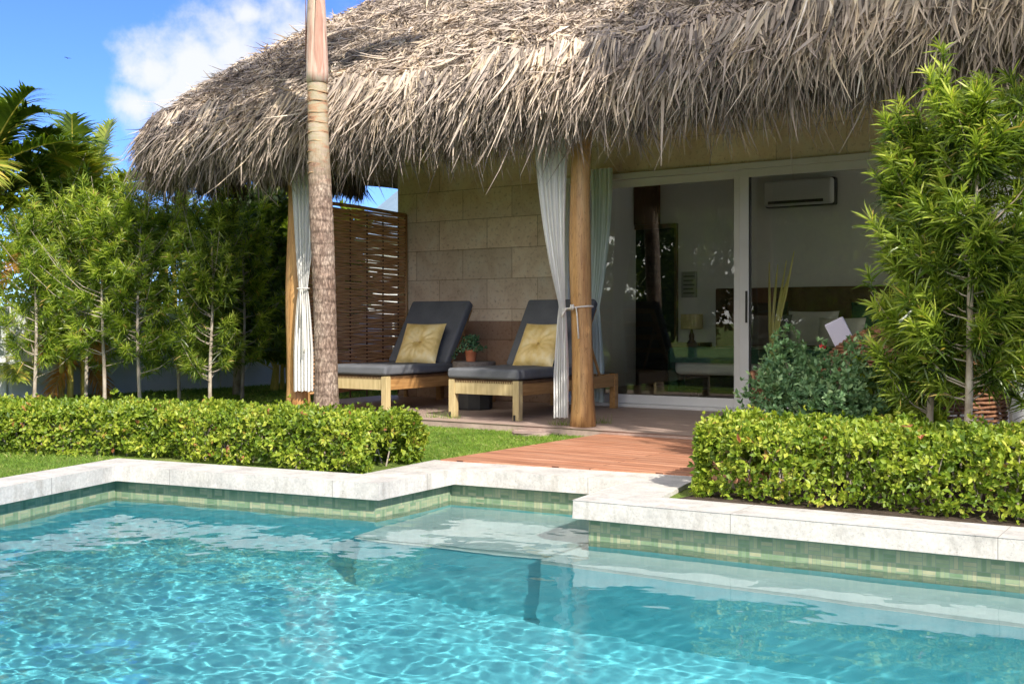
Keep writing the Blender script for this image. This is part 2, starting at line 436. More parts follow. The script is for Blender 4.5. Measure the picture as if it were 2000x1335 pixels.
MT['plaster_deep'] = mk('deep_pool_plaster', [(.3, (.11, .49, .56)), (.7, (.18, .59, .65))], 1.3, .8, None, 0, spec=.1)
MT['plaster_step'] = mk('step_plaster', [(.3, (.33, .47, .45)), (.7, (.43, .56, .53))], 3, .8, None, 0, spec=.1)
def mat_glass():
    m, n, b = mat_base('window_glass')
    n.nodes.remove(b)
    tr = n.nodes.new('ShaderNodeBsdfTransparent'); tr.inputs[0].default_value = (.88, .91, .89, 1)
    gl = n.nodes.new('ShaderNodeBsdfGlossy'); gl.inputs['Roughness'].default_value = 0.0
    fr = n.nodes.new('ShaderNodeFresnel'); fr.inputs[0].default_value = 1.65
    ad = n.nodes.new('ShaderNodeMath'); ad.operation = 'MULTIPLY'; n.links.new(fr.outputs[0], ad.inputs[0]); ad.inputs[1].default_value = 1.0
    mx = n.nodes.new('ShaderNodeMixShader'); n.links.new(ad.outputs[0], mx.inputs[0]); n.links.new(tr.outputs[0], mx.inputs[1]); n.links.new(gl.outputs[0], mx.inputs[2])
    n.links.new(mx.outputs[0], n.nodes['Material Output'].inputs[0])
    return m
MT['glass'] = mat_glass()
def mat_water():
    m, n, b = mat_base('pool_water')
    n.nodes.remove(b)
    g = n.nodes.new('ShaderNodeBsdfGlass'); g.inputs['IOR'].default_value = 1.33; g.inputs['Roughness'].default_value = 0
    g.inputs['Color'].default_value = (.94, .99, 1, 1)
    sp = n.nodes.new('ShaderNodeTexCoord'); sx = n.nodes.new('ShaderNodeSeparateXYZ'); n.links.new(sp.outputs['Object'], sx.inputs[0])
    fa = n.nodes.new('ShaderNodeMapRange'); n.links.new(sx.outputs[0], fa.inputs[0]); fa.inputs[1].default_value = -3.6; fa.inputs[2].default_value = -1.6; fa.inputs[3].default_value = 1; fa.inputs[4].default_value = .25
    k = n.nodes.new('ShaderNodeBump'); k.inputs['Distance'].default_value = .0025
    k.inputs['Strength'].default_value = .0
    n.links.new(noise(n, 34, 3, .55, (.8, 1.2, 1), .5), k.inputs['Height']);
    n.links.new(g.outputs[0], n.nodes['Material Output'].inputs[0])
    return m
MT['water'] = mat_water()
def mat_thatch():
    m, n, b = mat_base('palm_thatch', .75, .25)
    a = n.nodes.new('ShaderNodeAttribute'); a.attribute_name = 'rnd'
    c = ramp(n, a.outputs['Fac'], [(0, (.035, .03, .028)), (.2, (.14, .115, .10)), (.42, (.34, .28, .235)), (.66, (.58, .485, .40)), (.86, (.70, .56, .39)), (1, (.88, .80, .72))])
    c = mixc(n, .5, c, ramp(n, noise(n, 1.6, 5), [(.3, (.68, .70, .74)), (.7, (1.1, 1.04, .96))]), 'MULTIPLY')
    n.links.new(c, b.inputs['Base Color'])
    tr = n.nodes.new('ShaderNodeBsdfTranslucent'); n.links.new(c, tr.inputs[0])
    mx = n.nodes.new('ShaderNodeMixShader'); mx.inputs[0].default_value = .12
    n.links.new(b.outputs[0], mx.inputs[1]); n.links.new(tr.outputs[0], mx.inputs[2]); n.links.new(mx.outputs[0], n.nodes['Material Output'].inputs[0])
    return m
MT['thatch'] = mat_thatch()
MT['thatch_core'] = mk('thatch_core', [(.3, (.20, .15, .11)), (.7, (.38, .29, .22))], 30, .95, None, .6, .02)
def mat_palmbark():
    m, n, b = mat_base('palm_bark', .8, .3)
    t = n.nodes.new('ShaderNodeTexCoord')
    wv = n.nodes.new('ShaderNodeTexWave'); wv.bands_direction = 'Z'; wv.inputs['Scale'].default_value = 3.2; wv.inputs['Distortion'].default_value = 2.2
    wv.inputs['Detail'].default_value = 3; wv.inputs['Detail Scale'].default_value = 3
    n.links.new(t.outputs['Object'], wv.inputs['Vector'])
    c = ramp(n, noise(n, 6, 8, .6), [(.3, (.15, .095, .07)), (.5, (.26, .19, .15)), (.7, (.36, .29, .235))])
    sp = ramp(n, noise(n, 45, 6, .7, (1.3, 1.3, .5)), [(.42, (.50, .46, .44)), (.52, (.92, .90, .88)), (.62, (1.6, 1.6, 1.55))])
    c = mixc(n, 1, c, sp, 'MULTIPLY')
    c = mixc(n, .6, c, ramp(n, wv.outputs['Fac'], [(.02, (.45, .42, .40)), (.2, (1, 1, 1))]), 'MULTIPLY')
    z = n.nodes.new('ShaderNodeSeparateXYZ'); n.links.new(t.outputs['Object'], z.inputs[0])
    g = n.nodes.new('ShaderNodeMapRange'); n.links.new(z.outputs[2], g.inputs[0]); g.inputs[1].default_value = 2.0; g.inputs[2].default_value = 2.5
    c = mixc(n, g.outputs[0], c, ramp(n, noise(n, 7, 6, .65, (1, 1, 3.5)), [(.32, (.12, .07, .045)), (.42, (.40, .22, .13)), (.52, (.36, .31, .20)), (.64, (.42, .33, .25)), (.72, (.26, .15, .11))]))
    n.links.new(c, b.inputs['Base Color']); bump(n, b, noise(n, 50, 6, .7), .6, .006)
    return m
MT['palm_bark'] = mat_palmbark()
MT['crownshaft'] = mk('crownshaft', [(.3, (.30, .14, .10)), (.42, (.52, .31, .24)), (.55, (.66, .50, .40)), (.7, (.50, .50, .34))], 9, .5, (2.6, 2.6, .22), .4, .005, .4, 8, 30)

L_GREEN = [(0, (.022, .048, .012)), (.3, (.14, .22, .03)), (.6, (.37, .46, .07)), (.9, (.62, .66, .16)), (1, (.58, .42, .16))]
MT['podo'] = leaf_mat('podocarpus_leaf', L_GREEN, .34, .46, .5)
MT['podo_sunlit'] = leaf_mat('sunlit_podocarpus_leaf', [(0, (.04, .085, .018)), (.3, (.20, .30, .04)), (.6, (.48, .58, .09)), (.9, (.74, .78, .20)), (1, (.70, .46, .16))], .34, .5, .5)  # yellower leaf, also brightened to put missing sun into the left row
MT['hedge_leaf'] = leaf_mat('hedge_leaf', [(0, (.045, .10, .010)), (.4, (.16, .25, .022)), (.75, (.36, .43, .05)), (.95, (.52, .53, .09)), (.985, (.42, .20, .08)), (1, (.40, .12, .07))], .45, .30, .4, 5)
MT['silver_leaf'] = leaf_mat('silver_leaf', [(0, (.045, .11, .045)), (.5, (.16, .29, .14)), (.85, (.38, .52, .28)), (1, (.58, .66, .40))], .5, .18, .4, 5)
MT['palm_leaf'] = leaf_mat('palm_leaflet', [(0, (.04, .09, .012)), (.5, (.15, .22, .025)), (.85, (.32, .36, .05)), (1, (.52, .38, .08))], .38, .35, .5)
MT['tree_leaf'] = leaf_mat('tree_leaf', [(0, (.03, .07, .015)), (.5, (.10, .18, .03)), (1, (.24, .33, .06))], .4, .25, .5)
MT['lime_leaf'] = leaf_mat('lime_leaf', [(0, (.10, .18, .02)), (.5, (.24, .33, .03)), (1, (.40, .45, .06))], .45, .4, .4)
MT['stem_yellow'] = mk('yellow_stem', [(.3, (.42, .36, .05)), (.7, (.62, .50, .10))], 6, .4, (2, 2, .4), .1)
MT['herb_leaf'] = leaf_mat('herb_leaf', [(0, (.02, .07, .04)), (1, (.10, .20, .10))], .5, .2, .4)

# ---- strips and leaves
def nrm(a): return a / np.maximum(np.linalg.norm(a, axis=-1, keepdims=True), 1e-9)
def rdirs(n):
    return nrm(rng.normal(size=(n, 3)))
def strips(root, d, side, L, Wd, prof, bend=None, fold=0.0):
    """root,d,side (N,3); L,Wd (N,); prof list of widths; bend (N,3) added * t^2 * L"""
    N = len(root); S = len(prof)
    d = nrm(d); side = nrm(side - d * (side * d).sum(1, keepdims=True))
    t = np.linspace(0, 1, S)
    c = root[:, None, :] + d[:, None, :] * (L[:, None] * t)[:, :, None]
    if bend is not None: c = c + bend[:, None, :] * (L[:, None] * t ** 2)[:, :, None]
    wv = side[:, None, :] * (Wd[:, None] * np.array(prof)[None, :] * .5)[:, :, None]
    if fold:
        nn = np.cross(d, side)
        off = nn[:, None, :] * (Wd[:, None] * np.array(prof)[None, :] * fold)[:, :, None]
        V = np.stack([c - wv + off, c, c + wv + off], axis=2).reshape(-1, 3)
        b = (np.arange(N) * S * 3)[:, None]
        q = []
        for i in range(S - 1):
            q.append(b + np.array([i*3, i*3+1, i*3+4, i*3+3])[None]); q.append(b + np.array([i*3+1, i*3+2, i*3+5, i*3+4])[None])
        F_ = np.concatenate(q, 0); k = 3
    else:
        V = np.stack([c - wv, c + wv], axis=2).reshape(-1, 3)
        b = (np.arange(N) * S * 2)[:, None]
        F_ = np.concatenate([b + np.array([i*2, i*2+1, i*2+3, i*2+2])[None] for i in range(S - 1)], 0); k = 2
    return V, F_, S * k
def strip_obj(name, packs, mat, parent=None, origin=None):
    Vs, Fs, Rs = [], [], []; b = 0
    for (V, F_, k, r) in packs:
        Vs.append(V); Fs.append(F_ + b); Rs.append(np.repeat(r, k)); b += len(V)
    return np_obj(name, np.concatenate(Vs), np.concatenate(Fs), mat, parent, False, np.concatenate(Rs), origin)
LEAF = [.15, .85, 1, .75, .06]
LEAF3 = [.2, 1, .9, .05]
STRAP = [.35, 1, .85, .05]

# ------------------------------------------------------------------ pool, coping, ground, patio
ZC = -.03; ZL = -.055; ZW = -.232
inner = [(-4.75, .45), (-5.54, 3.35), (-5.79, 4.26), (-3.96, 4.59), (-3.98, 5.30), (-2.87, 5.46), (-2.80, 4.71), (-.77, 4.87), (.9, 5.00)]
outer = [(-5.05, .35), (-5.87, 3.45), (-6.13, 4.52), (-4.30, 4.84), (-4.36, 5.60), (-2.62, 5.85), (-2.48, 5.04), (-.81, 5.17), (1.2, 5.32)]
near_in = [(1.0, 2.2), (-.3, -.4)]   # the pool's near rim, below the picture
near_out = [(1.35, 2.1), (-.25, -.75)]
pool_in = inner + near_in
pool_out = outer + near_out
def offset_poly(P, d):
    out = []
    n = len(P)
    area = sum(P[i][0]*P[(i+1)%n][1] - P[(i+1)%n][0]*P[i][1] for i in range(n))
    s = 1 if area > 0 else -1
    for i in range(n):
        a, b, c = Vector(P[i-1]), Vector(P[i]), Vector(P[(i+1) % n])
        e1 = (b - a).normalized(); e2 = (c - b).normalized()
        n1 = Vector((e1.y, -e1.x)) * s; n2 = Vector((e2.y, -e2.x)) * s
        k = (n1 + n2); k = k / max(.3, k.dot(n1))
        out.append((b.x + k.x * d, b.y + k.y * d))
    return out
wall_in = offset_poly(pool_in, .06)
wall_out = offset_poly(pool_in, .20)

pool = thing('swimming_pool', (-2.9, 3.0, ZC), 'turquoise swimming pool with pale concrete coping in front of the thatched house', 'swimming pool')
MT['concrete'] = coping_mat()
cp = M().prism(pool_out, ZC - .088, ZC, [pool_in]); cp.build('coping', MT['concrete'], pool, bevel=.007, seg=2)
# tiled walls: segments split by their direction so that the tiling follows the wall
for i in range(len(wall_in)):
    a, b = Vector(wall_in[i]), Vector(wall_in[(i+1) % len(wall_in)])
    tm_ = MT['tile_x'] if abs(b.x - a.x) > abs(b.y - a.y) else MT['tile_y']
    M().raw([(a.x, a.y, ZC - .088), (b.x, b.y, ZC - .088), (b.x, b.y, -.36), (a.x, a.y, -.36)], [(0, 1, 2, 3)]).build('tile_band', tm_, pool)
lw = M()
for i in range(len(wall_in)):
    a, b = wall_in[i], wall_in[(i+1) % len(wall_in)]
    lw.raw([(a[0], a[1], -.36), (b[0], b[1], -.36), (b[0], b[1], -1.45), (a[0], a[1], -1.45)], [(0, 1, 2, 3)])
lw.build('basin_wall', MT['plaster_deep'], pool)
M().prism(wall_in, -1.45, -1.45, bottom=False).build('basin_floor', MT['plaster_deep'], pool)
sp_poly = [(-3.90, 4.36), (-2.80, 4.50), (-2.85, 5.52), (-4.03, 5.34)]
be_poly = [(-2.80, 4.42), (.93, 4.60), (.93, 5.03), (-2.80, 4.735)]
M().prism(sp_poly, -.47, -.42).build('step', MT['plaster_step'], pool, bevel=.02, seg=3)
M().prism(sp_poly, -1.46, -.473).build('step_base', MT['plaster_deep'], pool)
M().prism(be_poly, -.48, -.43).build('bench', MT['plaster_step'], pool, bevel=.02, seg=3)
M().prism(be_poly, -1.46, -.483).build('bench_base', MT['plaster_deep'], pool)

# ground: one sheet to the horizon with the pool cut out
gr = M().prism([(-900, -900), (900, -900), (900, 1500), (-900, 1500)], ZL, ZL, [offset_poly(pool_out, -.04)], bottom=False)
tag(gr.build('lawn', MT['lawn']), kind='structure')
M_ = M().prism([(-8.45, 7.58), (.6, 7.58), (.6, 9.95), (-8.45, 9.95)], -.12, 0)
tag(M_.build('patio', MT['tile_patio'], bevel=.01), kind='structure')
dk = M().prism([(-4.30, 5.585), (-2.62, 5.83), (-2.3, 5.88), (-2.3, 7.576), (-4.24, 7.576)], -.14, -.022)
tag(dk.build('deck_path', MT['deck'], bevel=.004), kind='structure')

# water: a wavy sheet clipped to the basin
def build_water():
    xs = np.arange(-6.0, 1.3, .014); ys = np.arange(-.8, 5.7, .014)
    X, Y = np.meshgrid(xs, ys, indexing='ij')
    Z = np.zeros_like(X)
    r = np.random.default_rng(3)
    rough = .68 + .45 / (1 + np.exp((X + 2.6 + (Y - 3) * .35) * 1.8))
    for lam, amp, cnt in ((.9, .0020, 5), (.45, .0008, 9), (.24, .00032, 12), (.14, .00018, 14), (.085, .00014, 16), (.055, .00009, 16), (.04, .00004, 14)):
        for _ in range(cnt):
            an = r.normal(math.radians(-60), .9); l = lam * r.uniform(.75, 1.3); ph = r.uniform(0, 6.28)
            k = 2 * math.pi / l
            Z += amp * rough ** (1 if lam > .2 else 1.5) / math.sqrt(cnt) * 1.4 * np.sin(k * (X * math.cos(an) + Y * math.sin(an)) + ph + .8 * np.sin(X * 1.7 + ph) + .8 * np.sin(Y * 1.3 - ph))
    Z = ZW + Z
    idx = np.arange(X.size).reshape(X.shape)
    q = np.stack([idx[:-1, :-1], idx[1:, :-1], idx[1:, 1:], idx[:-1, 1:]], -1).reshape(-1, 4)
    cx = (X[:-1, :-1] + .007).ravel(); cyy = (Y[:-1, :-1] + .007).ravel()
    P = offset_poly(pool_in, .11)
    ins = np.zeros(len(cx), bool)
    for i in range(len(P)):
        (x1, y1), (x2, y2) = P[i], P[(i+1) % len(P)]
        c = ((y1 > cyy) != (y2 > cyy)) & (cx < (x2 - x1) * (cyy - y1) / (y2 - y1 + 1e-12) + x1)
        ins ^= c
    q = q[ins]
    used = np.unique(q); mp = -np.ones(X.size, int); mp[used] = np.arange(len(used))
    V = np.stack([X.ravel(), Y.ravel(), Z.ravel()], 1)[used]
    o = np_obj('water', V, mp[q], MT['water'], None, True)
    tag(o, kind='structure')
    return o
water = build_water()
water.cycles.is_caustics_caster = True
for o in list(pool.children): o.cycles.is_caustics_receiver = True

# ------------------------------------------------------------------ house
house = thing('thatched_house', (-5.0, 9.9, 0), 'stone bungalow with shaggy palm thatch roof and glass sliding doors', 'house')
hw = M()
hw.box(-8.25, -5.98, 9.9, 10.12, -.1, 3.3)
hw.box(-5.98, -1.2, 9.9, 10.12, 2.36, 3.3)
hw.box(-1.2, .8, 9.9, 10.12, -.1, 3.3)
hw.box(-8.25, -8.03, 10.12, 13.6, -.1, 3.3)
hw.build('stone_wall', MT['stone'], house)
iw = M()
iw.box(-7.0, .8, 13.3, 13.45, 0, 2.75); iw.box(-7.0, -6.9, 10.12, 13.3, 0, 2.75); iw.box(.7, .8, 10.12, 13.3, 0, .5); iw.box(.7, .8, 10.12, 13.3, 2.5, 2.75); iw.box(.7, .8, 10.12, 10.4, .5, 2.5); iw.box(.7, .8, 13.0, 13.3, .5, 2.5)  # right wall given an unseen opening to let daylight in
iw.build('room_wall', MT['inner_wall'], house)
M().box(-7.0, .8, 10.12, 13.45, 2.75, 2.85).build('ceiling', MT['inner_wall'], house)
M().box(-7.0, .8, 9.96, 13.3, -.05, .01).build('room_floor', MT['tile_patio'], house)
bm_, bn_, bb_ = mat_base('fill_blind_cloth', .9, .1)
btr = bn_.nodes.new('ShaderNodeBsdfTranslucent'); btr.inputs[0].default_value = (.92, .90, .86, 1)
bn_.links.new(btr.outputs[0], bn_.nodes['Material Output'].inputs[0])
M().box(.745, .75, 10.38, 13.02, .48, 2.52).build('fill_light_blind', bm_, house)  # added translucent blind in the unseen side opening, brightens the room
# sliding glass door: outer frame, two sashes
fr = M()
fr.box(-5.98, -1.2, 9.86, 9.98, 2.30, 2.36); fr.box(-5.98, -1.2, 9.85, 9.99, 0, .035)
fr.box(-5.98, -5.92, 9.865, 9.985, .035, 2.30)
fr.box(-1.26, -1.2, 9.865, 9.985, .035, 2.30)
dfr = fr.build('door_frame', MT['alu'], house, bevel=.004, seg=1)
def sash(x0, x1, y, zt):
    s = M(); y0, y1 = y, y + .04
    s.box(x0, x0 + .09, y0, y1, .036, zt); s.box(x1 - .09, x1, y0, y1, .036, zt)
    s.box(x0 + .09, x1 - .09, y0 + .001, y1 - .001, .036, .125); s.box(x0 + .09, x1 - .09, y0 + .001, y1 - .001, zt - .075, zt)
    p = s.build('sliding_door', MT['alu'], house, bevel=.003, seg=1)
    M().box(x0 + .09, x1 - .09, y0 + .017, y0 + .023, .125, zt - .075).build('pane', MT['glass'], p)
    g = M(); g.box(x0 + .09, x0 + .105, y0 + .004, y1 - .004, .125, zt - .075)
    g.build('gasket', MT['grey_metal'], p)
sash(-5.92, -4.02, 9.925, 2.298)
sash(-4.03, -1.26, 9.872, 2.298)
M().box(-3.97, -3.95, 9.862, 9.872, .85, 1.15).build('door_handle', MT['grey_metal'], house)
# open doorway, shade drawn as a dark slab, and the dark pilaster above it
M().box(-5.02, -4.98, 13.24, 13.3, .0, 2.10)
dd = M(); x0, x1 = -5.43 - .63, -4.55 - .63
def onY(px, Y):
    a = px - 1000.0
    return Y * (FX[0] * FPX + RX[0] * a) / (FX[1] * FPX + RX[1] * a)
def zat(px, py, Y):
    a = px - 1000.0
    D = Y * FPX / (FX[1] * FPX + RX[1] * a)
    return CH + (630 - py) / FPX * D
YB = 13.3
dx0, dx1 = onY(1215, YB), onY(1325, YB)
doorway_shade = M().box(dx0 + .07, dx1 - .03, YB - .03, YB - .004, .01, 2.10).build('dark_doorway', MT['bed_dark'], house)
M().box(dx0, dx0 + .07, YB - .07, YB - .002, .01, 2.16).box(dx1 - .03, dx1, YB - .07, YB - .002, .01, 2.16).box(dx0 + .07, dx1 - .03, YB - .07, YB - .002, 2.10, 2.16).build('door_casing', MT['wood_dark'], house)
M().box(onY(1246, YB), onY(1290, YB), YB - .12, YB - .002, 2.16, 2.748).build('pilaster', MT['wood_dark'], house)
# framed notice on the room wall
nx0, nx1 = onY(1332, YB), onY(1362, YB)
notice = thing('wall_notice', ((nx0+nx1)/2, YB - .01, 1.2), 'small framed grey notice on the room wall beside the dark inner doorway', 'notice')
nf = M().box(nx0, nx1, YB - .02, YB - .003, 1.18, 1.52).build('board', mk('notice_grey', [(.3, (.30, .30, .29)), (.7, (.34, .34, .33))], 3, .5, None, 0), notice)
nn_ = M()
for k in range(5): nn_.box(nx0 + .03, nx1 - .03 - .02 * (k % 2), YB - .024, YB - .021, 1.23 + .055 * k, 1.245 + .055 * k)
nn_.build('writing', MT['grey_metal'], notice)

# posts and eave beam
def post(x, y, r0, r1, seed):
    random.seed(seed)
    pts, rad = [], []
    for i in range(22):
        z = -.02 + i * .125
        pts.append((x + .012 * math.sin(z * 2.1 + seed), y + .01 * math.cos(z * 1.7 + seed), z))
        rad.append(r0 + (r1 - r0) * min(1, z / 2.4) + .004 * math.sin(z * 5 + seed) + (.014 * max(0, 1 - z / .25)))
    return M().tube(pts, rad, 20).build('post', MT['wood_post'], house, smooth=True)
post(-4.57, 7.83, .091, .083, 1)
post(-7.80, 7.83, .110, .100, 2)
post(-.35, 7.83, .095, .085, 3)
M().tube([(-9.0, 7.83, 2.62), (.9, 7.83, 2.62)], .09, 12).build('eave_beam', MT['wood_post'], house, smooth=True)

# thatch roof
BX0, BX1, BY0, BY1, BR = -9.72, 1.25, 7.28, 17.0, .55  # unseen right eave kept short so sun reaches the added side opening
def roof_d(x, y):
    """plan distance inside the rounded eave rectangle"""
    qx = np.abs(x - (BX0 + BX1) / 2) - (BX1 - BX0) / 2 + BR
    qy = np.abs(y - (BY0 + BY1) / 2) - (BY1 - BY0) / 2 + BR
    return -(np.sqrt(np.maximum(qx, 0) ** 2 + np.maximum(qy, 0) ** 2) + np.minimum(np.maximum(qx, qy), 0) - BR)
def roof_z(x, y):
    d = roof_d(x, y)
    return 2.80 + .80 * d + .14 * (1 - np.exp(-np.maximum(d, 0) * 6)) + .025 * np.sin(x * 1.9 + 1) * np.sin(y * 2.3)
def roof_core():
    xs = np.linspace(BX0 + .05, BX1, 90); ys = np.linspace(BY0 + .05, BY1, 70)
    X, Y = np.meshgrid(xs, ys, indexing='ij')
    # pull grid points outside the rounded corner back in
    d = roof_d(X, Y)
    X = np.where((d < .04) & (X < BX0 + BR), X + (.04 - d) * .7, X); Y = np.where((d < .04) & (Y < BY0 + BR), Y + (.04 - d) * .7, Y)
    Z = roof_z(X, Y) - .07
    n = X.size; idx = np.arange(n).reshape(X.shape)
    q = np.stack([idx[:-1, :-1], idx[1:, :-1], idx[1:, 1:], idx[:-1, 1:]], -1).reshape(-1, 4)
    V = np.stack([X.ravel(), Y.ravel(), Z.ravel()], 1); V2 = V.copy(); V2[:, 2] -= .16
    F_ = [q, q[:, ::-1] + n]
    rim = list(idx[:, 0]) + list(idx[-1, 1:]) + list(idx[::-1, -1][1:]) + list(idx[0, ::-1][1:])
    rim = np.array(rim)
    F_.append(np.stack([rim[:-1], rim[:-1] + n, rim[1:] + n, rim[1:]], 1))
    return np_obj('thatch_roof', np.concatenate([V, V2]), np.concatenate(F_), MT['thatch_core'], house)
core = roof_core()
def thatch():
    packs = []
    # slope tufts
    N = 260000
    x = rng.uniform(BX0, 1.2, N); y = BY0 + rng.uniform(0, 1, N) ** 1.25 * 3.6
    # leave out what lies behind the visible face
    d = roof_d(x, y); keep = (d > .0); x, y, d = x[keep], y[keep], d[keep]
    N = len(x); e = .01
    gx = (roof_z(x + e, y) - roof_z(x - e, y)) / (2 * e); gy = (roof_z(x, y + e) - roof_z(x, y - e)) / (2 * e)
    nn = nrm(np.stack([-gx, -gy, np.ones(N)], 1))
    down = nrm(np.stack([-gx, -gy, -(gx ** 2 + gy ** 2)], 1))
    side = np.cross(nn, down)
    clump = np.sin(x * 7 + 3 * np.sin(y * 5)) * np.cos(y * 9 + 2 * np.sin(x * 4))
    cell = (np.floor(x / .085).astype(int) * 73856093 ^ np.floor(y / .075 + .5 * np.floor(x / .085)).astype(int) * 19349663) & 0xffff
    tab = rng.normal(0, 1, 65536); tab2 = rng.random(65536)
    an = (tab[cell] * .75 + rng.normal(0, .38, N) + .3 * clump) * (1 - .6 * np.exp(-d / .45))
    dr = down * np.cos(an)[:, None] + side * np.sin(an)[:, None] + nn * rng.normal(.10, .16, N)[:, None]
    root = np.stack([x, y, roof_z(x, y)], 1) + nn * rng.uniform(-.06, .045, N)[:, None] + nn * (.02 * clump)[:, None]
    L = rng.uniform(.05, .17, N) * np.where(rng.random(N) < .08, 1.7, 1); W_ = rng.uniform(.006, .018, N) * np.where(rng.random(N) < .1, 1.5, 1)
    near = np.exp(-d / .45); L = L * (1 + .9 * near); W_ = W_ * (1 + .35 * near)
    sd_ = np.cross(dr, nn) + nn * rng.normal(0, .55, N)[:, None] + rdirs(N) * .15
    bend = nn * rng.normal(-.22, .35, N)[:, None] + side * rng.normal(0, .25, N)[:, None] + np.array([0, 0, -.12])
    r = np.clip(.6 * rng.beta(2.4, 1.9, N) + .42 * tab2[cell] + .08 * clump, 0, 1)
    packs.append((*strips(root, dr, sd_, L, W_, [.5, 1, .8, .15], bend), r))
    o1 = strip_obj('thatch', packs, MT['thatch'], core)
    # hanging fringe along the front and left eave
    packs = []
    N = 60000
    Lf = 11.0; Ll = 3.0; arc = BR * math.pi / 2
    s = rng.uniform(-arc - Ll, Lf, N)
    px = np.where(s >= 0, BX0 + BR + s, np.where(s > -arc, BX0 + BR - BR * np.sin(-s / BR), BX0))
    py = np.where(s >= 0, BY0, np.where(s > -arc, BY0 + BR - BR * np.cos(-s / BR), BY0 + BR + (-s - arc)))
    ox = np.where(s >= 0, 0, np.where(s > -arc, -np.sin(-s / BR), -1.0)); oy = np.where(s >= 0, -1.0, np.where(s > -arc, -np.cos(-s / BR), 0))
    out = np.stack([ox, oy, np.zeros(N)], 1); tang = np.stack([-oy, ox, np.zeros(N)], 1)
    layer = rng.uniform(0, 1, N)                      # 0 = lowest / innermost, 1 = top / outermost
    wob = .05 * np.sin(s * 3.1) + .04 * np.sin(s * 7.7 + 1) + .03 * np.sin(s * 17 + 2)
    z0 = 2.585 + .365 * layer + .05 * np.clip((s - 2) / 5, 0, 1) + wob * .6 + rng.normal(0, .03, N)
    ins = .12 - .16 * np.sin(layer * 2.0) + rng.uniform(0, .10, N)
    root = np.stack([px, py, z0], 1) - out * ins[:, None]
    bid = ((np.floor(s / .055).astype(int) * 7919) ^ (np.floor(layer * 9 + .5 * np.floor(s / .055)).astype(int) * 104729)) & 0xffff
    an = tab[bid] * .11 + rng.normal(0, .10, N) + .08 * np.sin(s * 5.3 + layer * 3)
    dr = np.array([0, 0, -1.0]) * np.cos(an)[:, None] + tang * np.sin(an)[:, None] + out * (rng.normal(.12, .16, N) + .55 * layer ** 2.5)[:, None]
    L = rng.uniform(.13, .33, N) * (1 + .5 * rng.random(N) ** 3)
    L = np.where(s < -arc - .9, L * .5, L); z0 = z0 + 0; L = np.where(rng.random(N) < .05, L * 1.35, L) * (.8 + .5 * tab2[bid]) + np.maximum(0, wob) * .8
    W_ = (.006 + .029 * rng.beta(1.3, 2.4, N)) * (.7 + .55 * layer)
    sd_ = tang + out * rng.normal(0, .9, N)[:, None]
    bend = np.array([0, 0, -.15]) + tang * (rng.normal(0, .16, N) + .12 * tab[(bid * 17) & 0xffff])[:, None] + out * rng.normal(-.10, .25, N)[:, None]
    r = np.clip((.6 * rng.beta(2.2, 2.0, N) + .45 * tab2[(bid * 31) & 0xffff]) * (.46 + .60 * layer) + .02, 0, 1)  # inner strips coloured darker, painting shade between the fringe layers
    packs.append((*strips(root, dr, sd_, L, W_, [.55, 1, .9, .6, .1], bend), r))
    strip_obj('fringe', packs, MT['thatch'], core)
thatch()

# ------------------------------------------------------------------ curtains, screen
def curtain(name, top, tie, bot, wtop, wtie, wbot, ztop, ztie, zbot, mat, ax, label, folds=5.5, tiecol=True, group=None):
    t = thing(name, (tie[0], tie[1], zbot), label, 'curtain', group)
    U, Vn = 90, 60
    V = []
    a = Vector(ax).normalized(); nv = Vector((-a.y, a.x))
    for j in range(Vn + 1):
        z = ztop + (zbot - ztop) * j / Vn
        if z > ztie:
            k = (ztop - z) / (ztop - ztie); e = k ** 2.2
            c = Vector(top).lerp(Vector(tie), e); wd = wtop + (wtie - wtop) * (k ** 1.5); amp = .024 * (1 - .3 * k)
        else:
            k = (ztie - z) / (ztie - zbot); e = min(1, k * 1.6) ** .7
            c = Vector(tie).lerp(Vector(bot), e); wd = wtie + (wbot - wtie) * e; amp = .014 + .010 * e
        for i in range(U + 1):
            u = i / U - .5
            ph = u * folds * 2 * math.pi
            off = amp * math.sin(ph + .5 * math.sin(z * 3)) + .3 * amp * math.sin(ph * 2.3 + z * 4)
            p = c + a * (u * wd) + nv * off
            V.append((p.x, p.y, z + (.006 * math.sin(ph * .5) if j == Vn else 0)))
    F_ = [(j*(U+1)+i, j*(U+1)+i+1, (j+1)*(U+1)+i+1, (j+1)*(U+1)+i) for j in range(Vn) for i in range(U)]
    M().raw(V, F_).build('cloth', mat, t, smooth=True)
    return t
c1 = curtain('curtain', (-4.83, 7.77), (-4.70, 7.74), (-4.715, 7.74), .30, .055, .13, 2.55, .99, .07, MT['curtain'], (.93, .2),
             'white outdoor curtain tied with rope against the bright front wooden post', 6)
tm = M(); pts = []
for k in range(40):
    a = 2 * math.pi * k / 39
    pts.append((-4.57 - .035 + (.13 + .006 * math.sin(a * 3)) * math.cos(a), 7.82 + .105 * math.sin(a), .97 + .015 * math.cos(a)))
tm.tube(pts, .0075, 6, False)
tm.tube([(-4.555, 7.715, .975), (-4.54, 7.708, .90), (-4.535, 7.712, .80), (-4.53, 7.715, .72)], [.006, .006, .007, .009], 6)
tm.tube([(-4.64, 7.71, .97), (-4.665, 7.70, .93), (-4.675, 7.70, .90)], [.006, .009, .012], 6)
for dx in (0, .018): tm.tube([(-4.60 + dx, 7.713, .995), (-4.592 + dx, 7.70, .975), (-4.60 + dx, 7.712, .955)], .009, 6)
tm.build('tieback', MT['rope'], c1, smooth=True)
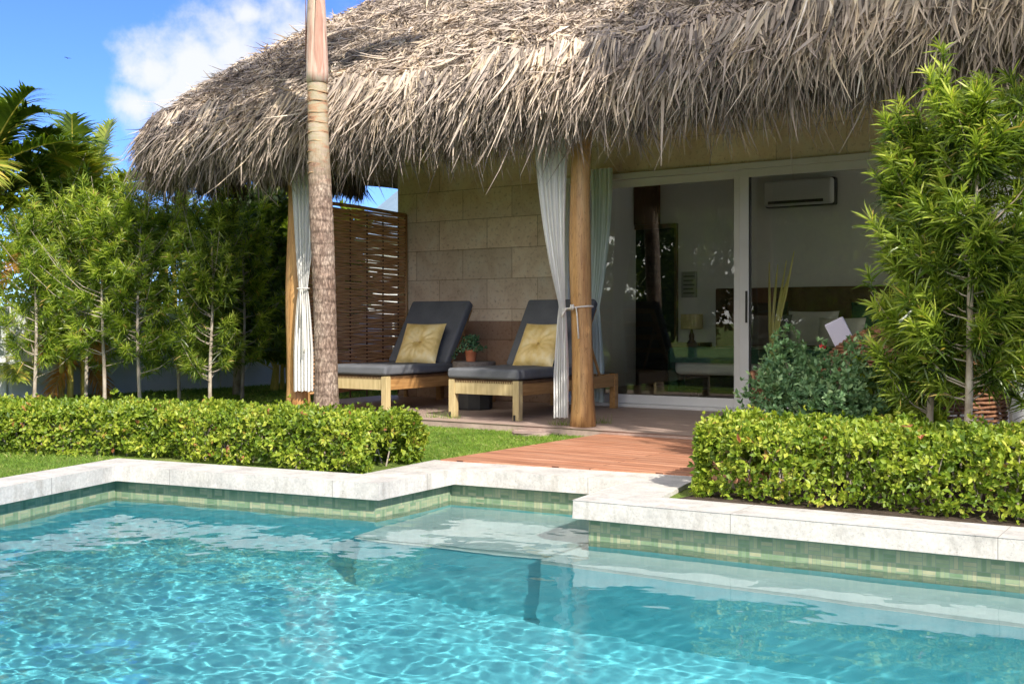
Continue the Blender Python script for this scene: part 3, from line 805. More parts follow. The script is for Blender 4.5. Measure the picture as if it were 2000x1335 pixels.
c2 = curtain('curtain', (-7.60, 7.72), (-7.60, 7.70), (-7.60, 7.70), .27, .085, .19, 2.5, 1.18, .19, MT['curtain'], (.83, .56),
             'white outdoor curtain tied in the middle beside the darker rear wooden post', 6)
tm = M(); pts = [(-7.60 + .06 * math.cos(a), 7.70 + .05 * math.sin(a), 1.18) for a in np.linspace(0, 2 * math.pi, 24)]
tm.tube(pts, .008, 6, False); tm.tube([(-7.585, 7.645, 1.17), (-7.575, 7.64, 1.0), (-7.59, 7.64, .80)], .005, 6)
tm.tube([(-7.56, 7.645, 1.17), (-7.53, 7.64, .95), (-7.525, 7.64, .62), (-7.53, 7.64, .56)], [.004, .005, .007, .012], 6)
tm.build('tieback', MT['rope'], c2, smooth=True)
c3 = curtain('curtain', (onY(1176, 9.7), 9.7), (onY(1160, 9.7), 9.7), (onY(1164, 9.7), 9.7), .24, .12, .18, 2.40, 1.0, .05, MT['curtain_in'], (1, 0),
             'pale grey green curtain hanging at the left edge of the glass doors', 5)

def screen():
    A = Vector((-8.10, 9.86)); B = Vector((-7.93, 7.98))
    t = thing('bamboo_screen', (-8.0, 8.9, 0), 'brown woven bamboo privacy screen standing at the left end of the patio', 'screen')
    d = (B - A); Ls = d.length; d.normalize(); nv = Vector((-d.y, d.x))
    m = M(); r = random.Random(5)
    rows = 96
    for k in range(rows):
        z0 = .12 + k * .0204
        s = 0.0
        while s < Ls:
            l = r.uniform(.5, 1.4); e = min(Ls, s + l)
            if e - s > .08:
                n = max(3, int((e - s) / .07)); pts = []; rad = []
                rr = r.uniform(.0110, .0145); tilt = r.uniform(-.012, .012); zz = z0 + r.uniform(-.005, .005)
                for i in range(n + 1):
                    q = s + (e - s) * i / n
                    wv = .011 * math.sin(q / .30 * math.pi + (k % 2) * math.pi)
                    p = A + d * q + nv * wv
                    pts.append((p.x, p.y, zz + tilt * (i / n - .5) + .003 * math.sin(q * 9 + k))); rad.append(rr * (.7 + .3 * math.sin(math.pi * (.12 + .76 * i / n))))
                m.tube(pts, rad, 5, False)
            if e >= Ls: break
            s = e + r.uniform(-.10, -.01)
    sm = mk('bamboo_slats', [(.3, (.34, .155, .06)), (.5, (.60, .32, .14)), (.75, (.78, .50, .26))], 5, .55, (1, 1, 24), .2, .003)
    m.build('slats', sm, t, smooth=True)
    for q in (0.0, Ls):
        p = A + d * q; M().tube([(p.x, p.y, 0), (p.x + .004, p.y, 1), (p.x, p.y, 2.09)], .022, 8).build('post', MT['wood_post'], t, smooth=True)
    for q in (.3, .6, .9, 1.2, 1.5, 1.8):
        p = A + d * (q - .15) ; M().tube([(p.x, p.y, .05), (p.x, p.y, 2.05)], .009, 6).build('stake', MT['wood_dark'], t, smooth=True)
    M().tube([(A.x, A.y, 2.09), ((A.x+B.x)/2, (A.y+B.y)/2, 2.10), (B.x, B.y, 2.09)], .02, 8).build('top_rail', MT['wood_post'], t, smooth=True)
screen()

# ------------------------------------------------------------------ loungers
def make_lounger():
    # local frame: x 0..0.76, y 0..1.80 (head towards +y)
    t = thing('sun_lounger', (0, 0, 0), 'wooden sun lounger with raised charcoal cushion, nearer the bamboo screen', 'sun lounger', 'sun loungers on the patio')
    W_, Lg = .76, 1.80
    for (x, y) in ((0, 0), (W_ - .065, 0), (0, Lg - .065), (W_ - .065, Lg - .065)):
        lg = M().box(x, x + .065, y, y + .065, 0.0, .345).build('leg', MT['teak_pale'] if y == 0 else MT['teak'], t, bevel=.004)
        if y == 0: M().box(x + .012, x + .03, y - .006, y + .02, .0, .05).build('foot_bracket', MT['grey_metal'], lg)
    M().box(.065, W_ - .065, .008, .048, .215, .335).build('front_apron', MT['teak_pale'], t, bevel=.003)
    for x in (.006, W_ - .046):
        M().box(x, x + .04, .065, Lg - .065, .215, .332).build('side_rail', MT['teak'], t, bevel=.003)
    M().box(.065, W_ - .065, Lg - .048, Lg - .008, .215, .335).build('rear_rail', MT['teak'], t, bevel=.003)
    m = M()
    for k in range(52):                         # woven cord deck wrapped over the rails
        y = .03 + k * .019
        m.box(.0, W_, y, y + .011, .334, .343)
    for k in range(34):
        x = .07 + k * .0187; m.box(x, x + .008, .003, 1.03, .3435, .349); m.box(x, x + .008, .0035, .0075, .318, .344)
    for k in range(50):
        y = .07 + k * .019; m.box(W_ - .006, W_ - .001, y, y + .008, .318, .3335)
    m.build('woven_deck', MT['wood_dark'], t)
    cu = M().box(-.005, W_ + .005, -.02, 1.05, .353, .445)
    cu.build('seat_cushion', MT['cushion'], t, bevel=.028, seg=4)
    ang = math.radians(57)
    R_ = Matrix.Translation((0, .99, .40)) @ Matrix.Rotation(ang, 4, 'X')
    M().box(-.005, W_ + .005, .0, .76, .0, .095, R_).build('back_cushion', MT['cushion'], t, bevel=.028, seg=4)
    bf = M()
    for x in (.03, W_ - .07): bf.box(x, x + .04, -.02, .72, -.045, -.008, R_)
    for y in (0, .17, .34, .51, .68): bf.box(.07, W_ - .07, y, y + .05, -.04, -.012, R_)
    bf.build('back_frame', MT['teak'], t, bevel=.002, seg=1)
    for x in (.08, W_ - .08): M().tube([(x, 1.28, .80), (x, 1.60, .27)], .014, 8).build('prop_bar', MT['teak'], t)
    return t
L1 = make_lounger()
L2 = copy_tree(L1)
L1.location = (-7.50, 7.92, 0)
L2.location = (-6.01, 7.92, 0)
L2['label'] = 'wooden sun lounger with raised charcoal cushion, behind the rope-tied curtain and bright post'

def pillow(loc, rz, name_label):
    n = 30; S = .235
    V = []; F_ = []
    for sgn in (1, -1):
        for j in range(n + 1):
            for i in range(n + 1):
                u, v = 2 * i / n - 1, 2 * j / n - 1
                e = (1 - u ** 4) ** .5 * (1 - v ** 4) ** .5
                r_ = math.hypot(u, v); a = math.atan2(v, u)
                h = .062 * e
                h *= 1 - .75 * math.exp(-(r_ / .20) ** 2)
                h += .010 * math.sin(a * 13 + 2 * math.sin(a * 3)) * math.exp(-((r_ - .45) / .33) ** 2) * e
                pin = 1 - .05 * (1 - u * u) * abs(v) ** 3 - .05 * (1 - v * v) * abs(u) ** 3
                x = u * S * (1 - .06 * (1 - v * v)) ; y = v * S * (1 - .06 * (1 - u * u))
                V.append((x, -sgn * h, y))
    n1 = n + 1
    for s in (0, 1):
        b = s * n1 * n1
        for j in range(n):
            for i in range(n):
                q = (b + j*n1+i, b + j*n1+i+1, b + (j+1)*n1+i+1, b + (j+1)*n1+i)
                F_.append(q if s == 0 else q[::-1])
    tilt = Matrix.Rotation(math.radians(-30), 4, 'X')
    Rm = Matrix.Translation(loc) @ Matrix.Rotation(rz, 4, 'Z') @ tilt
    base = Vector(loc) - Vector((0, 0, .2))
    t = thing('throw_pillow', base, name_label, 'pillow', 'yellow pillows on the sun loungers')
    m = M(); m.raw([Rm @ Vector(p) for p in V], F_); m.build('cover', MT['pillow'], t, smooth=True)
    b = M(); b.lathe([(.002, .010), (.012, .008), (.017, .0), (.012, -.006)], (0, 0, 0), 14)
    b.v = [tuple(Rm @ Vector((p[0], -.022 - p[2], p[1]))) for p in b.v]
    b.build('button', MT['pillow_btn'], t, smooth=True)
MT['pillow'] = mk('gold_satin', [(.3, (.58, .40, .12)), (.5, (.78, .58, .24)), (.7, (.84, .70, .40))], 7, .35, None, .12, .004, .5, 4)
MT['pillow_btn'] = mk('gold_button', [(.3, (.38, .26, .08)), (.7, (.46, .32, .11))], 7, .5, None, 0)
pillow((-7.03, 8.80, .64), math.radians(8), 'yellow tufted pillow on the lounger nearer the bamboo screen, fully in view')
pillow((-5.60, 8.80, .64), math.radians(-4), 'yellow tufted pillow on the lounger, partly hidden by the white curtain')

# side table with potted plant
tb = thing('side_table', (-6.36, 8.80, 0), 'low round weathered wooden side table between the two loungers', 'side table')
M().lathe([(.205, .40), (.212, .405), (.212, .465), (.205, .47)], (-6.36, 8.80, 0), 32).build('table_top', MT['table'], tb)
M().lathe([(.17, .0), (.18, .02), (.185, .2), (.17, .38), (.165, .40)], (-6.36, 8.80, 0), 10).build('table_base', mk('table_base_dark', [(.3, (.03, .03, .03)), (.7, (.05, .048, .045))], 8, .7, None, .2), tb)
pp = thing('potted_plant', (-6.34, 8.72, .47), 'small trailing green plant in a terracotta pot on the side table', 'potted plant')
M().lathe([(.042, 0), (.047, .01), (.056, .09), (.060, .092), (.062, .115), (.054, .116), (.052, .10), (.002, .10)], (-6.34, 8.72, .47), 22).build('pot', MT['terracotta'], pp, smooth=True)
N = 420
aa = rng.uniform(0, 6.28, N); rr = rng.uniform(.0, .13, N) ** 1.0
hh = .60 + .13 * np.sqrt(np.maximum(0, 1 - (rr / .14) ** 2)) * rng.uniform(.2, 1, N) - np.where(rr > .09, .05, 0)
root = np.stack([-6.34 + rr * np.cos(aa), 8.72 + rr * np.sin(aa) * .8, hh], 1)
extra = np.array([[-6.34 + .11 + .09 * t_ + .01*math.sin(9*t_), 8.68, .60 + .02 * math.sin(8 * t_)] for t_ in np.linspace(0, 1, 30)] + [[-6.44 - .08 * t_, 8.66, .60 - .10 * t_] for t_ in np.linspace(0, 1, 40)])
root = np.concatenate([root, extra]); N = len(root)
strip_obj('foliage', [(*strips(root, rdirs(N) + np.array([0, 0, .3]), rdirs(N), rng.uniform(.02, .04, N), rng.uniform(.010, .018, N), LEAF3, None, .15), rng.random(N))], MT['herb_leaf'], pp)
sp_ = M()
for k in range(14):
    a = random.uniform(0, 6.28); sp_.tube([(-6.34, 8.72, .56), (-6.34 + .04 * math.cos(a), 8.72 + .04 * math.sin(a), .62), (-6.34 + .10 * math.cos(a), 8.72 + .08 * math.sin(a), .66)], .0018, 4)
sp_.build('stem', MT['herb_leaf'], pp)

# stepping stone in the grass
gx, gy = G(1035, 845, -.04)
poly = [(gx + .17 * math.cos(a) * (1 + .1 * math.sin(3 * a)), gy + .13 * math.sin(a)) for a in np.linspace(0, 2 * math.pi, 14)[:-1]]
tag(M().prism([(x, y) for x, y in poly], -.08, -.035).build('stepping_stone', MT['slab'], None, bevel=.01, origin=(gx, gy, -.055)),
    'flat reddish stone slab set in the grass before the patio', 'stepping stone')

# ------------------------------------------------------------------ room furniture
def rbox(name, b, mat, parent, bevel=.03):
    return M().box(*b).build(name, mat, parent, bevel=bevel, seg=3)
bed = thing('bed', (-4.4, 12.0, 0), 'wide bed with dark headboard and green throw seen through the glass doors', 'bed')
rbox('headboard', (-5.72, -2.9, 13.20, 13.29, .1, 1.29), MT['wood_dark'], bed, .02)
rbox('mattress', (-5.28, -3.4, 11.05, 13.18, .28, .56), MT['bed_white'], bed, .06)
rbox('bed_base', (-5.2, -3.5, 11.15, 13.15, .12, .27), MT['bed_dark'], bed, .02)
for x in (-5.15, -3.6):
    rbox('leg', (x, x + .09, 11.2, 11.29, .01, .12), MT['wood_dark'], bed, .005)
# throw draped over the foot corner of the bed
V = []; n1, n2 = 40, 30
for j in range(n2 + 1):
    for i in range(n1 + 1):
        s = i / n1 * 2.6 - .42; y = 11.0 + j / n2 * .75
        if s < 0: x = -5.30 - .03 * math.sin(j * .6) - .02; z = .575 + s * 1.15
        else: x = -5.30 + s; z = .58 + .006 * math.sin(s * 13 + j * .3)
        V.append((x, y, z))
th = M(); th.raw(V, [(j*(n1+1)+i, j*(n1+1)+i+1, (j+1)*(n1+1)+i+1, (j+1)*(n1+1)+i) for j in range(n2) for i in range(n1)])
V = []
for j in range(12):
    for i in range(n1 + 1):
        V.append((-5.30 + i / n1 * 2.18 , 10.995 - .012 * math.sin(i * .9) * j / 11, .578 - .16 * j / 11))
th.raw(V, [(j*(n1+1)+i, (j+1)*(n1+1)+i, (j+1)*(n1+1)+i+1, j*(n1+1)+i+1) for j in range(11) for i in range(n1)])
tag(th.build('throw_blanket', MT['bed_green'], None, smooth=True, origin=(-4.4, 11.3, .58)), 'green throw draped over the foot of the bed', 'blanket')
def bed_pillow(x, y, w_, h_, lean, mat, label):
    n = 16; V = []; F_ = []
    for s in (1, -1):
        for j in range(n + 1):
            for i in range(n + 1):
                u, v = 2*i/n - 1, 2*j/n - 1
                V.append(((u * w_/2) * (1 - .05 * (1 - v*v)), s * .09 * ((1 - u**4) * (1 - v**4)) ** .5, v * h_/2 * (1 - .05 * (1 - u*u))))
    for s in (0, 1):
        b = s * (n+1)**2
        for j in range(n):
            for i in range(n):
                q = (b + j*(n+1)+i, b + j*(n+1)+i+1, b + (j+1)*(n+1)+i+1, b + (j+1)*(n+1)+i); F_.append(q if s else q[::-1])
    Rm = Matrix.Translation((x, y, .56 + h_/2)) @ Matrix.Rotation(math.radians(lean), 4, 'X')
    m = M(); m.raw([Rm @ Vector(p) for p in V], F_)
    return tag(m.build('bed_pillow', mat, None, smooth=True, origin=(x, y, .56)), label, 'pillow', 'pillows on the bed')
bed_pillow(-5.0, 13.0, .60, .56, -14, MT['bed_dark'], 'dark square pillow against the headboard, left of the door mullion')
bed_pillow(-4.35, 12.9, .62, .44, -16, MT['bed_white'], 'white pillow on the bed just right of the door mullion')
bed_pillow(-3.62, 13.0, .62, .54, -14, MT['bed_green'], 'large dark green pillow at the right of the headboard')
bed_pillow(-3.95, 12.72, .55, .36, -20, MT['bed_white'], 'low white pillow in front of the dark green one')
bed_pillow(-4.85, 12.72, .60, .40, -20, mk('grey_linen', [(.3, (.12, .12, .12)), (.7, (.16, .16, .16))], 5, .9, None, 0), 'grey pillow in front of the dark one, half behind the door mullion')
lx = onY(1351, 13.0)
ns = thing('nightstand', (lx, 13.0, 0), 'small dark nightstand under the lamp beside the bed', 'nightstand')
rbox('cabinet', (lx - .2, lx + .2, 12.8, 13.2, .12, .60), MT['wood_dark'], ns, .01)
for dx in (-.18, .15): rbox('leg', (lx + dx, lx + dx + .03, 12.83, 12.86, .01, .12), MT['wood_dark'], ns, .003)
lp = thing('table_lamp', (lx, 13.0, .60), 'table lamp with pale yellow drum shade on the nightstand', 'lamp')
M().lathe([(.13, .17), (.14, .171), (.14, .36), (.13, .361)], (lx, 13.0, .6), 28).build('lamp_shade', MT['shade'], lp)
M().lathe([(.05, 0), (.055, .01), (.03, .03), (.035, .08), (.02, .13), (.012, .17)], (lx, 13.0, .6), 16).build('lamp_base', MT['wood_dark'], lp, smooth=True)
# reeds in an added vase, standing in for stems mirrored in the right pane
vy = 10.4; vx = onY(1508, vy)
vs_ = thing('reflection_stems', (vx, vy, 0.01), 'yellow stems in an added vase, standing in for a reflection in the right glass pane', 'vase')
M().lathe([(.06, 0), (.09, .05), (.10, .2), (.07, .38), (.05, .44), (.055, .46), (.045, .46)], (vx, vy, .01), 24).build('vase', MT['bed_dark'], vs_, smooth=True)
reflection_stem_m = mk('reflection_stem_yellow', [(.3, (.72, .62, .16)), (.7, (.88, .80, .32))], 9, .6, (2, 2, .4), .1)
for (px_, py_, mx__) in ((1500, 512, 1503), (1517, 516, 1508), (1534, 508, 1514), (1549, 490, 1518), (1541, 530, 1516)):
    M().tube([(vx, vy, .40), (onY(mx__, vy), vy + .01, zat(mx__, 640, vy)), ((onY(mx__, vy) + onY(px_, vy)) / 2, vy + .02, zat((mx__ + px_) / 2, 572, vy)), (onY(px_, vy), vy + .03, zat(px_, py_, vy))], [.016, .017, .013, .005], 7).build('reflection_stem', reflection_stem_m, vs_, smooth=True)
# air conditioner
a0, a1 = onY(1491, 13.1), onY(1625, 13.1)
ac = thing('air_conditioner', ((a0+a1)/2, 13.2, 2.2), 'white wall mounted air conditioner high on the back wall of the room', 'air conditioner')
rbox('housing', (a0, a1, 13.08, 13.29, 2.29, 2.60), MT['plastic_white'], ac, .03)
M().box(a0 - .012, a1 + .012, 13.18, 13.295, 2.278, 2.612).build('edge_shade_plate', MT['grey_metal'], ac, bevel=.02)  # dark plate added behind the housing to draw shade around its edges
M().box(a0 + .07, a1 - .10, 13.068, 13.085, 2.31, 2.345).build('air_outlet', MT['grey_metal'], ac)
M().box(a0 + .06, a1 - .09, 13.060, 13.078, 2.347, 2.356).build('flap', MT['plastic_white'], ac)

# ------------------------------------------------------------------ wicker daybed on the patio (mostly behind the shrubs)
MT['wicker'] = mk('brown_wicker', [(.3, (.10, .045, .02)), (.5, (.22, .10, .05)), (.75, (.36, .19, .10))], 25, .5, None, .4, .003)
db = thing('wicker_daybed', (-2.5, 8.1, 0), 'brown wicker daybed with woven hood behind the silvery shrub', 'daybed')
m = M()
for k in range(30):                              # woven arm
    z = .06 + k * .0135
    pts = []
    for q in np.linspace(0, 1, 22):
        a = math.pi * q
        pts.append((-3.02 - .10 * math.sin(a) + .002 * math.sin(q*60 + k*math.pi), 7.66 + q * .75, z + .0015 * math.sin(q*80 + k*math.pi)))
    m.tube(pts, .0072, 5, False)
m.tube([(-3.02, 7.66, .47), (-3.11, 7.85, .475), (-3.13, 8.03, .475), (-3.11, 8.2, .475), (-3.02, 8.41, .47)], .016, 8)
for q in (0, .2, .4, .6, .8, 1): m.tube([(-3.02 - .10*math.sin(math.pi*q), 7.66 + q*.75, 0), (-3.02 - .10*math.sin(math.pi*q), 7.66 + q*.75, .47)], .011, 6)
m.build('arm', MT['wicker'], db, smooth=True)
m = M(); hc = Vector((-2.05, 8.0, .18)); 
for k in range(34):                              # domed hood built of stacked, sagging bands
    ph = math.radians(2 + k * 2.6); r_ = .68 * math.cos(ph); z = hc.z + .66 * math.sin(ph)
    pts = [(hc.x + r_ * math.cos(a), hc.y + r_ * math.sin(a) * .9, z + .004 * math.sin(a * 22 + k * math.pi)) for a in np.linspace(0, 2*math.pi, 60)]
    m.tube(pts, .0105, 5, False)
for a in np.linspace(0, 2*math.pi, 25)[:-1]:
    m.tube([(hc.x + .665*math.cos(p)*math.cos(a), hc.y + .6*math.cos(p)*math.sin(a), hc.z + .65*math.sin(p)) for p in np.linspace(0, 1.5, 9)], .010, 5, False)
m.build('hood', MT['wicker'], db, smooth=True)
M().box(-3.0, -2.5, 7.72, 8.4, .12, .24).build('seat_cushion', MT['curtain'], db, bevel=.03, seg=3)
cxl, cyl = onY(1645, 8.3), 8.3
cxl = onY(1668, cyl)
tag(M().box(-.075, .075, -.012, .014, 0, .34, Matrix.Translation((cxl, cyl, .56)) @ Matrix.Rotation(math.radians(14), 4, 'Z') @ Matrix.Rotation(math.radians(-26), 4, 'Y')).build('backrest_pad', MT['lilac'], None, bevel=.008, seg=2, origin=(cxl, cyl, .56)),
    'pale lilac upright pad leaning by the wicker hood in front of the glass', 'pad')

# ------------------------------------------------------------------ vegetation
def podo(name, base, H, R, ncl, seed, label, z0=.3, leaf=.095, trunk_r=.022, group=None, lean=(0, 0), lpc=38, mat='podo', open_=0):
    g = np.random.default_rng(seed); random.seed(seed)
    bx, by, bz = base
    t = thing(name, base, label, 'tree', group)
    # shoots leave the trunk, curve upwards and carry whorls of strap leaves
    nb = max(8, ncl // 5); cl = []; axs = []; brs = []
    toc = math.atan2(-by, -bx)
    for q in range(nb * 3):
        if len(brs) >= nb: break
        k = g.random() ** .85; zs = z0 + (H - z0) * k * .88; a = g.uniform(0, 2*math.pi)
        da = abs((a - toc + math.pi) % (2*math.pi) - math.pi)
        if k < (.75 if open_ else .55) and da < (.95 if open_ else .6) and g.random() < .85: continue
        Lb = R * g.uniform(.55, 1.35) * (1.05 - .45 * k ** 3) * (.8 + .3 * math.sin(a * 2 + seed)); rise = g.uniform(.35, 1.1) + .8 * k ** 3
        p0 = np.array([bx + lean[0]*zs, by + lean[1]*zs, bz + zs]); dv = np.array([math.cos(a), math.sin(a), 0])
        P_ = [p0 + dv * Lb * t_ + np.array([0, 0, 1]) * Lb * rise * t_ ** 1.7 for t_ in (0, .33, .66, 1)]
        brs.append(P_)
        nc = max(3, int(round(5 * g.uniform(.7, 1.3))))
        for c_ in range(nc):
            t_ = .32 + .68 * (c_ + g.uniform(0, .5)) / nc; t_ = min(t_, 1.0) if c_ < nc - 1 else 1.0
            pc_ = p0 + dv * Lb * t_ + np.array([0, 0, 1]) * Lb * rise * t_ ** 1.7 + g.normal(0, .05 * R, 3)
            tg = dv + np.array([0, 0, 1.7 * rise * t_ ** .7 + .2]) + g.normal(0, .25, 3)
            cl.append(pc_); axs.append(tg / np.linalg.norm(tg))
    for _ in range(5): cl.append(np.array([bx + lean[0]*H, by + lean[1]*H, bz + H * g.uniform(.86, 1.0)]) + g.normal(0, .03, 3)); axs.append(nrm(np.array([g.normal(0, .2), g.normal(0, .2), 1.])))
    cen = np.array(cl); n = len(cen)
    ax = nrm(np.array(axs))
    cr = g.beta(2, 2.2, n)
    N = n * lpc
    C_ = np.repeat(cen, lpc, 0); A_ = np.repeat(ax, lpc, 0)
    along = np.tile(np.linspace(0, 1, lpc), n)
    d = nrm(A_ * (.25 + .9 * along[:, None]) + nrm(g.normal(size=(N, 3))) * .85)
    root = C_ + A_ * (along * leaf * .9)[:, None]
    L = g.uniform(.5, 1.15, N) * leaf * np.repeat(g.uniform(.7, 1.2, n), lpc); W_ = g.uniform(.060, .088, N) * leaf
    bend = np.array([0, 0, -.22]) + g.normal(0, .06, (N, 3))
    rn = np.clip(np.repeat(cr, lpc) * .50 + along ** 1.6 * .42 + g.normal(0, .11, N) - .03, 0, .97); rn = np.where(g.random(N) < .015, 1.0, rn)
    strip_obj('crown', [(*strips(root, d, nrm(g.normal(size=(N, 3))), L, W_, STRAP, bend), rn)], MT[mat], t)
    m = M()
    pts = [(bx + lean[0]*z + .014*math.sin(z*3+seed), by + lean[1]*z + .012*math.cos(z*2.6+seed), bz + z) for z in np.linspace(0, H * .92, 24)]
    m.tube(pts, [trunk_r * (1 - .7 * i / 23) + .0012 * math.sin(i * 2.2) for i in range(24)], 9)
    for P_ in brs: m.tube([tuple(p) for p in P_], [.006, .005, .0038, .0025], 4, False)
    m.build('trunk', MT['bark'], t, smooth=True)
    return t

GP = 'slender trees along the left lawn'
rowL = [(-11.3, 7.25, 2.25, .62, 'far left slender tree with narrow leaves beside the white garden wall'),
        (-11.1, 7.75, 2.3, .55, 'second slender tree from the left, pale bare trunk below a leafy crown'),
        (-10.42, 7.5, 2.3, .55, 'slender tree whose lower trunk shows bare above the left hedge'),
        (-10.05, 7.68, 2.3, .50, 'slender tree fourth from the left, between two taller crowns of the left row'),
        (-10.2, 8.35, 2.25, .58, 'slender tree with straight bare trunk near the middle of the left lawn'),
        (-9.2, 7.95, 2.05, .46, 'small dark slender tree nearest the thatched eave'),
        (-9.75, 8.9, 2.1, .5, 'slender tree set back to the left of the rear wooden post')]
for i, (x, y, h, r, lab) in enumerate(rowL):
    podo('slender_tree', (x, y, ZL), h, r, 330, 11 + i, lab, .22 if i != 2 else .42, .125, .022, GP, mat='podo_sunlit' if i not in (5,) else 'podo')
# right-hand group
GR = 'slender trees behind the right hedge'
podo('slender_tree', (-1.555, 6.60, ZL), 2.0, .26, 440, 31, 'slender tree with white blotched trunk behind the right hedge', .35, .13, .024, GR, (.02, 0), 40, open_=1)
podo('slender_tree', (-1.33, 6.45, ZL), 2.15, .26, 440, 32, 'slender tree with smooth grey trunk at the right end of the hedge', .45, .13, .026, GR, (.05, 0), 40, open_=1)
podo('slender_tree', (-.86, 6.85, ZL), 2.2, .38, 460, 33, 'slender tree cut by the right edge of the picture', .25, .13, .024, GR, (0, 0), 44)
podo('slender_tree', (-.42, 5.45, ZL), 2.9, .17, 150, 35, 'slender tree growing from the right hedge just outside the picture', .6, .13, .02, GR, (0, 0), 36)
podo('slender_tree', (-.1, 5.75, ZL), 2.6, .20, 170, 36, 'bushier slender tree at the far end of the right hedge, outside the picture', .4, .13, .02, GR, (0, 0), 36)
podo('slender_tree', (-1.64, 6.75, ZL), 1.5, .16, 130, 34, 'thin young tree with reddish stem beside the white blotched trunk', .5, .10, .012, GR, (0, 0), 30)

# hedges
def hedge(path, h, th, n, seed, label, ztop_noise=.02, leaf=.032):
    """path: centre line of the hedge; n leaves"""
    g = np.random.default_rng(seed)
    P = np.array(path, float); seg = np.linalg.norm(P[1:] - P[:-1], axis=1); cum = np.concatenate([[0], np.cumsum(seg)]); Lh = cum[-1]
    t = thing('hedge', (*path[len(path)//2], ZL), label, 'hedge')
    def at(s):
        s = np.clip(s, 0, Lh); i = np.clip(np.searchsorted(cum, s, side='right') - 1, 0, len(seg) - 1)
        d = (P[i+1] - P[i]) / seg[i][:, None]
        return P[i] + d * (s - cum[i])[:, None], d
    u = g.uniform(-th/2 - .0, Lh + th/2, n)
    # sample the shell of a rounded box: shape coordinates v (across), z
    v = g.uniform(-1, 1, n); z = g.uniform(0, 1, n)
    which = g.random(n)
    v = np.where(which < .38, 1 - g.exponential(.10, n), np.where(which < .55, -1 + g.exponential(.10, n), v))
    z = np.where(which >= .55, 1 - g.exponential(.10, n), z)
    ends = g.random(n) < .07
    e0 = g.random(n) < .5
    u = np.where(ends, np.where(e0, g.exponential(.05, n), Lh - g.exponential(.05, n)), np.clip(u, 0, Lh))
    keepm = (np.sin(u*23 + z*11 + v*3) + np.sin(u*13 - z*17) + g.normal(0, .5, n) > -1.35) & (z > 0.0) & (np.abs(v) <= 1.02)
    u, v, z = u[keepm], v[keepm], z[keepm]; n = len(u)
    c, d = at(u)
    nv = np.stack([-d[:, 1], d[:, 0]], 1)
    lump = .5*np.sin(u*9 + z*5 + seed) + .5*np.sin(u*17 - z*9 + v*4) + .4*np.sin(v*7 + u*5)
    endr = np.minimum(1, np.minimum(u, Lh - u) / .15)
    sh = (1 - .10 * (z ** 6)) * (.90 + .10 * endr) + .09 * lump
    hh = h * (1 + .03 * lump - .12 * np.abs(v) ** 6) * (.94 + .06 * endr)
    pos = np.stack([c[:, 0] + nv[:, 0]*v*th/2*sh, c[:, 1] + nv[:, 1]*v*th/2*sh, ZL + .02 + z*hh], 1) + g.normal(0, .012, (n, 3)); pos[:, 2] += np.where(z > .8, g.exponential(.013, n), 0)
    # little rosettes of 4 leaves
    k = 4
    outw = np.stack([nv[:, 0]*v, nv[:, 1]*v, np.where(z > .8, 1.0, .25)], 1)
    endm = (u < .08) | (u > Lh - .08)
    outw[endm] += np.stack([d[endm, 0]*np.where(u[endm] < .1, -1, 1), d[endm, 1]*np.where(u[endm] < .1, -1, 1), np.zeros(endm.sum())], 1)
    outw = nrm(outw + g.normal(0, .35, (n, 3)))
    C_ = np.repeat(pos, k, 0); O_ = np.repeat(outw, k, 0); N = n*k
    dd_ = nrm(O_ * .55 + g.normal(size=(N, 3)) * .75)
    L = g.uniform(.55, 1.3, N)*leaf*np.repeat(g.uniform(.75, 1.2, n), k); W_ = L * g.uniform(.38, .58, N)
    rc = np.repeat(np.clip(g.beta(2, 2, n) + .18*lump, 0, 1), k)
    rn = np.clip(rc*.75 + g.uniform(0, .28, N), 0, .975); rn = np.where(np.repeat(g.random(n) < .006, k), g.uniform(.98, 1, N), rn)
    side = nrm(np.cross(dd_, O_) + g.normal(0, .35, (N, 3)))
    strip_obj('foliage', [(*strips(C_, dd_, side, L, W_, LEAF3, None, -.18), rn)], MT['hedge_leaf'], t)
    m = M(); random.seed(seed)
    for s in np.arange(.08, Lh, .11):
        c1_, d1 = at(np.array([s])); 
        for q in range(3):
            vv = random.uniform(-.8, .8) * th/2; bx = c1_[0][0] - d1[0][1]*vv; by = c1_[0][1] + d1[0][0]*vv
            p0 = (bx, by, ZL); p1 = (bx + random.uniform(-.04, .04), by + random.uniform(-.04, .04), ZL + h*.5); p2 = (p1[0] + random.uniform(-.09, .09), p1[1] + random.uniform(-.09, .09), ZL + h*.93)
            m.tube([p0, p1, p2], [.006, .0045, .002], 5, False)
            m.tube([p1, (p1[0] + random.uniform(-.14, .14), p1[1] + random.uniform(-.14, .14), ZL + h*.8)], [.004, .002], 4, False)
    m.build('stems', MT['bark'], t)
    return t
hedge([(-9.6, 4.10), (-7.4, 4.55), (-6.3, 5.10), (-4.45, 5.26)], .29, .72, 36000, 51, 'clipped yellow green hedge behind the left pool edge', leaf=.029)
hedge([(-2.42, 5.72), (.9, 5.98)], .335, .95, 27000, 52, 'clipped yellow green hedge behind the right pool edge', leaf=.030)

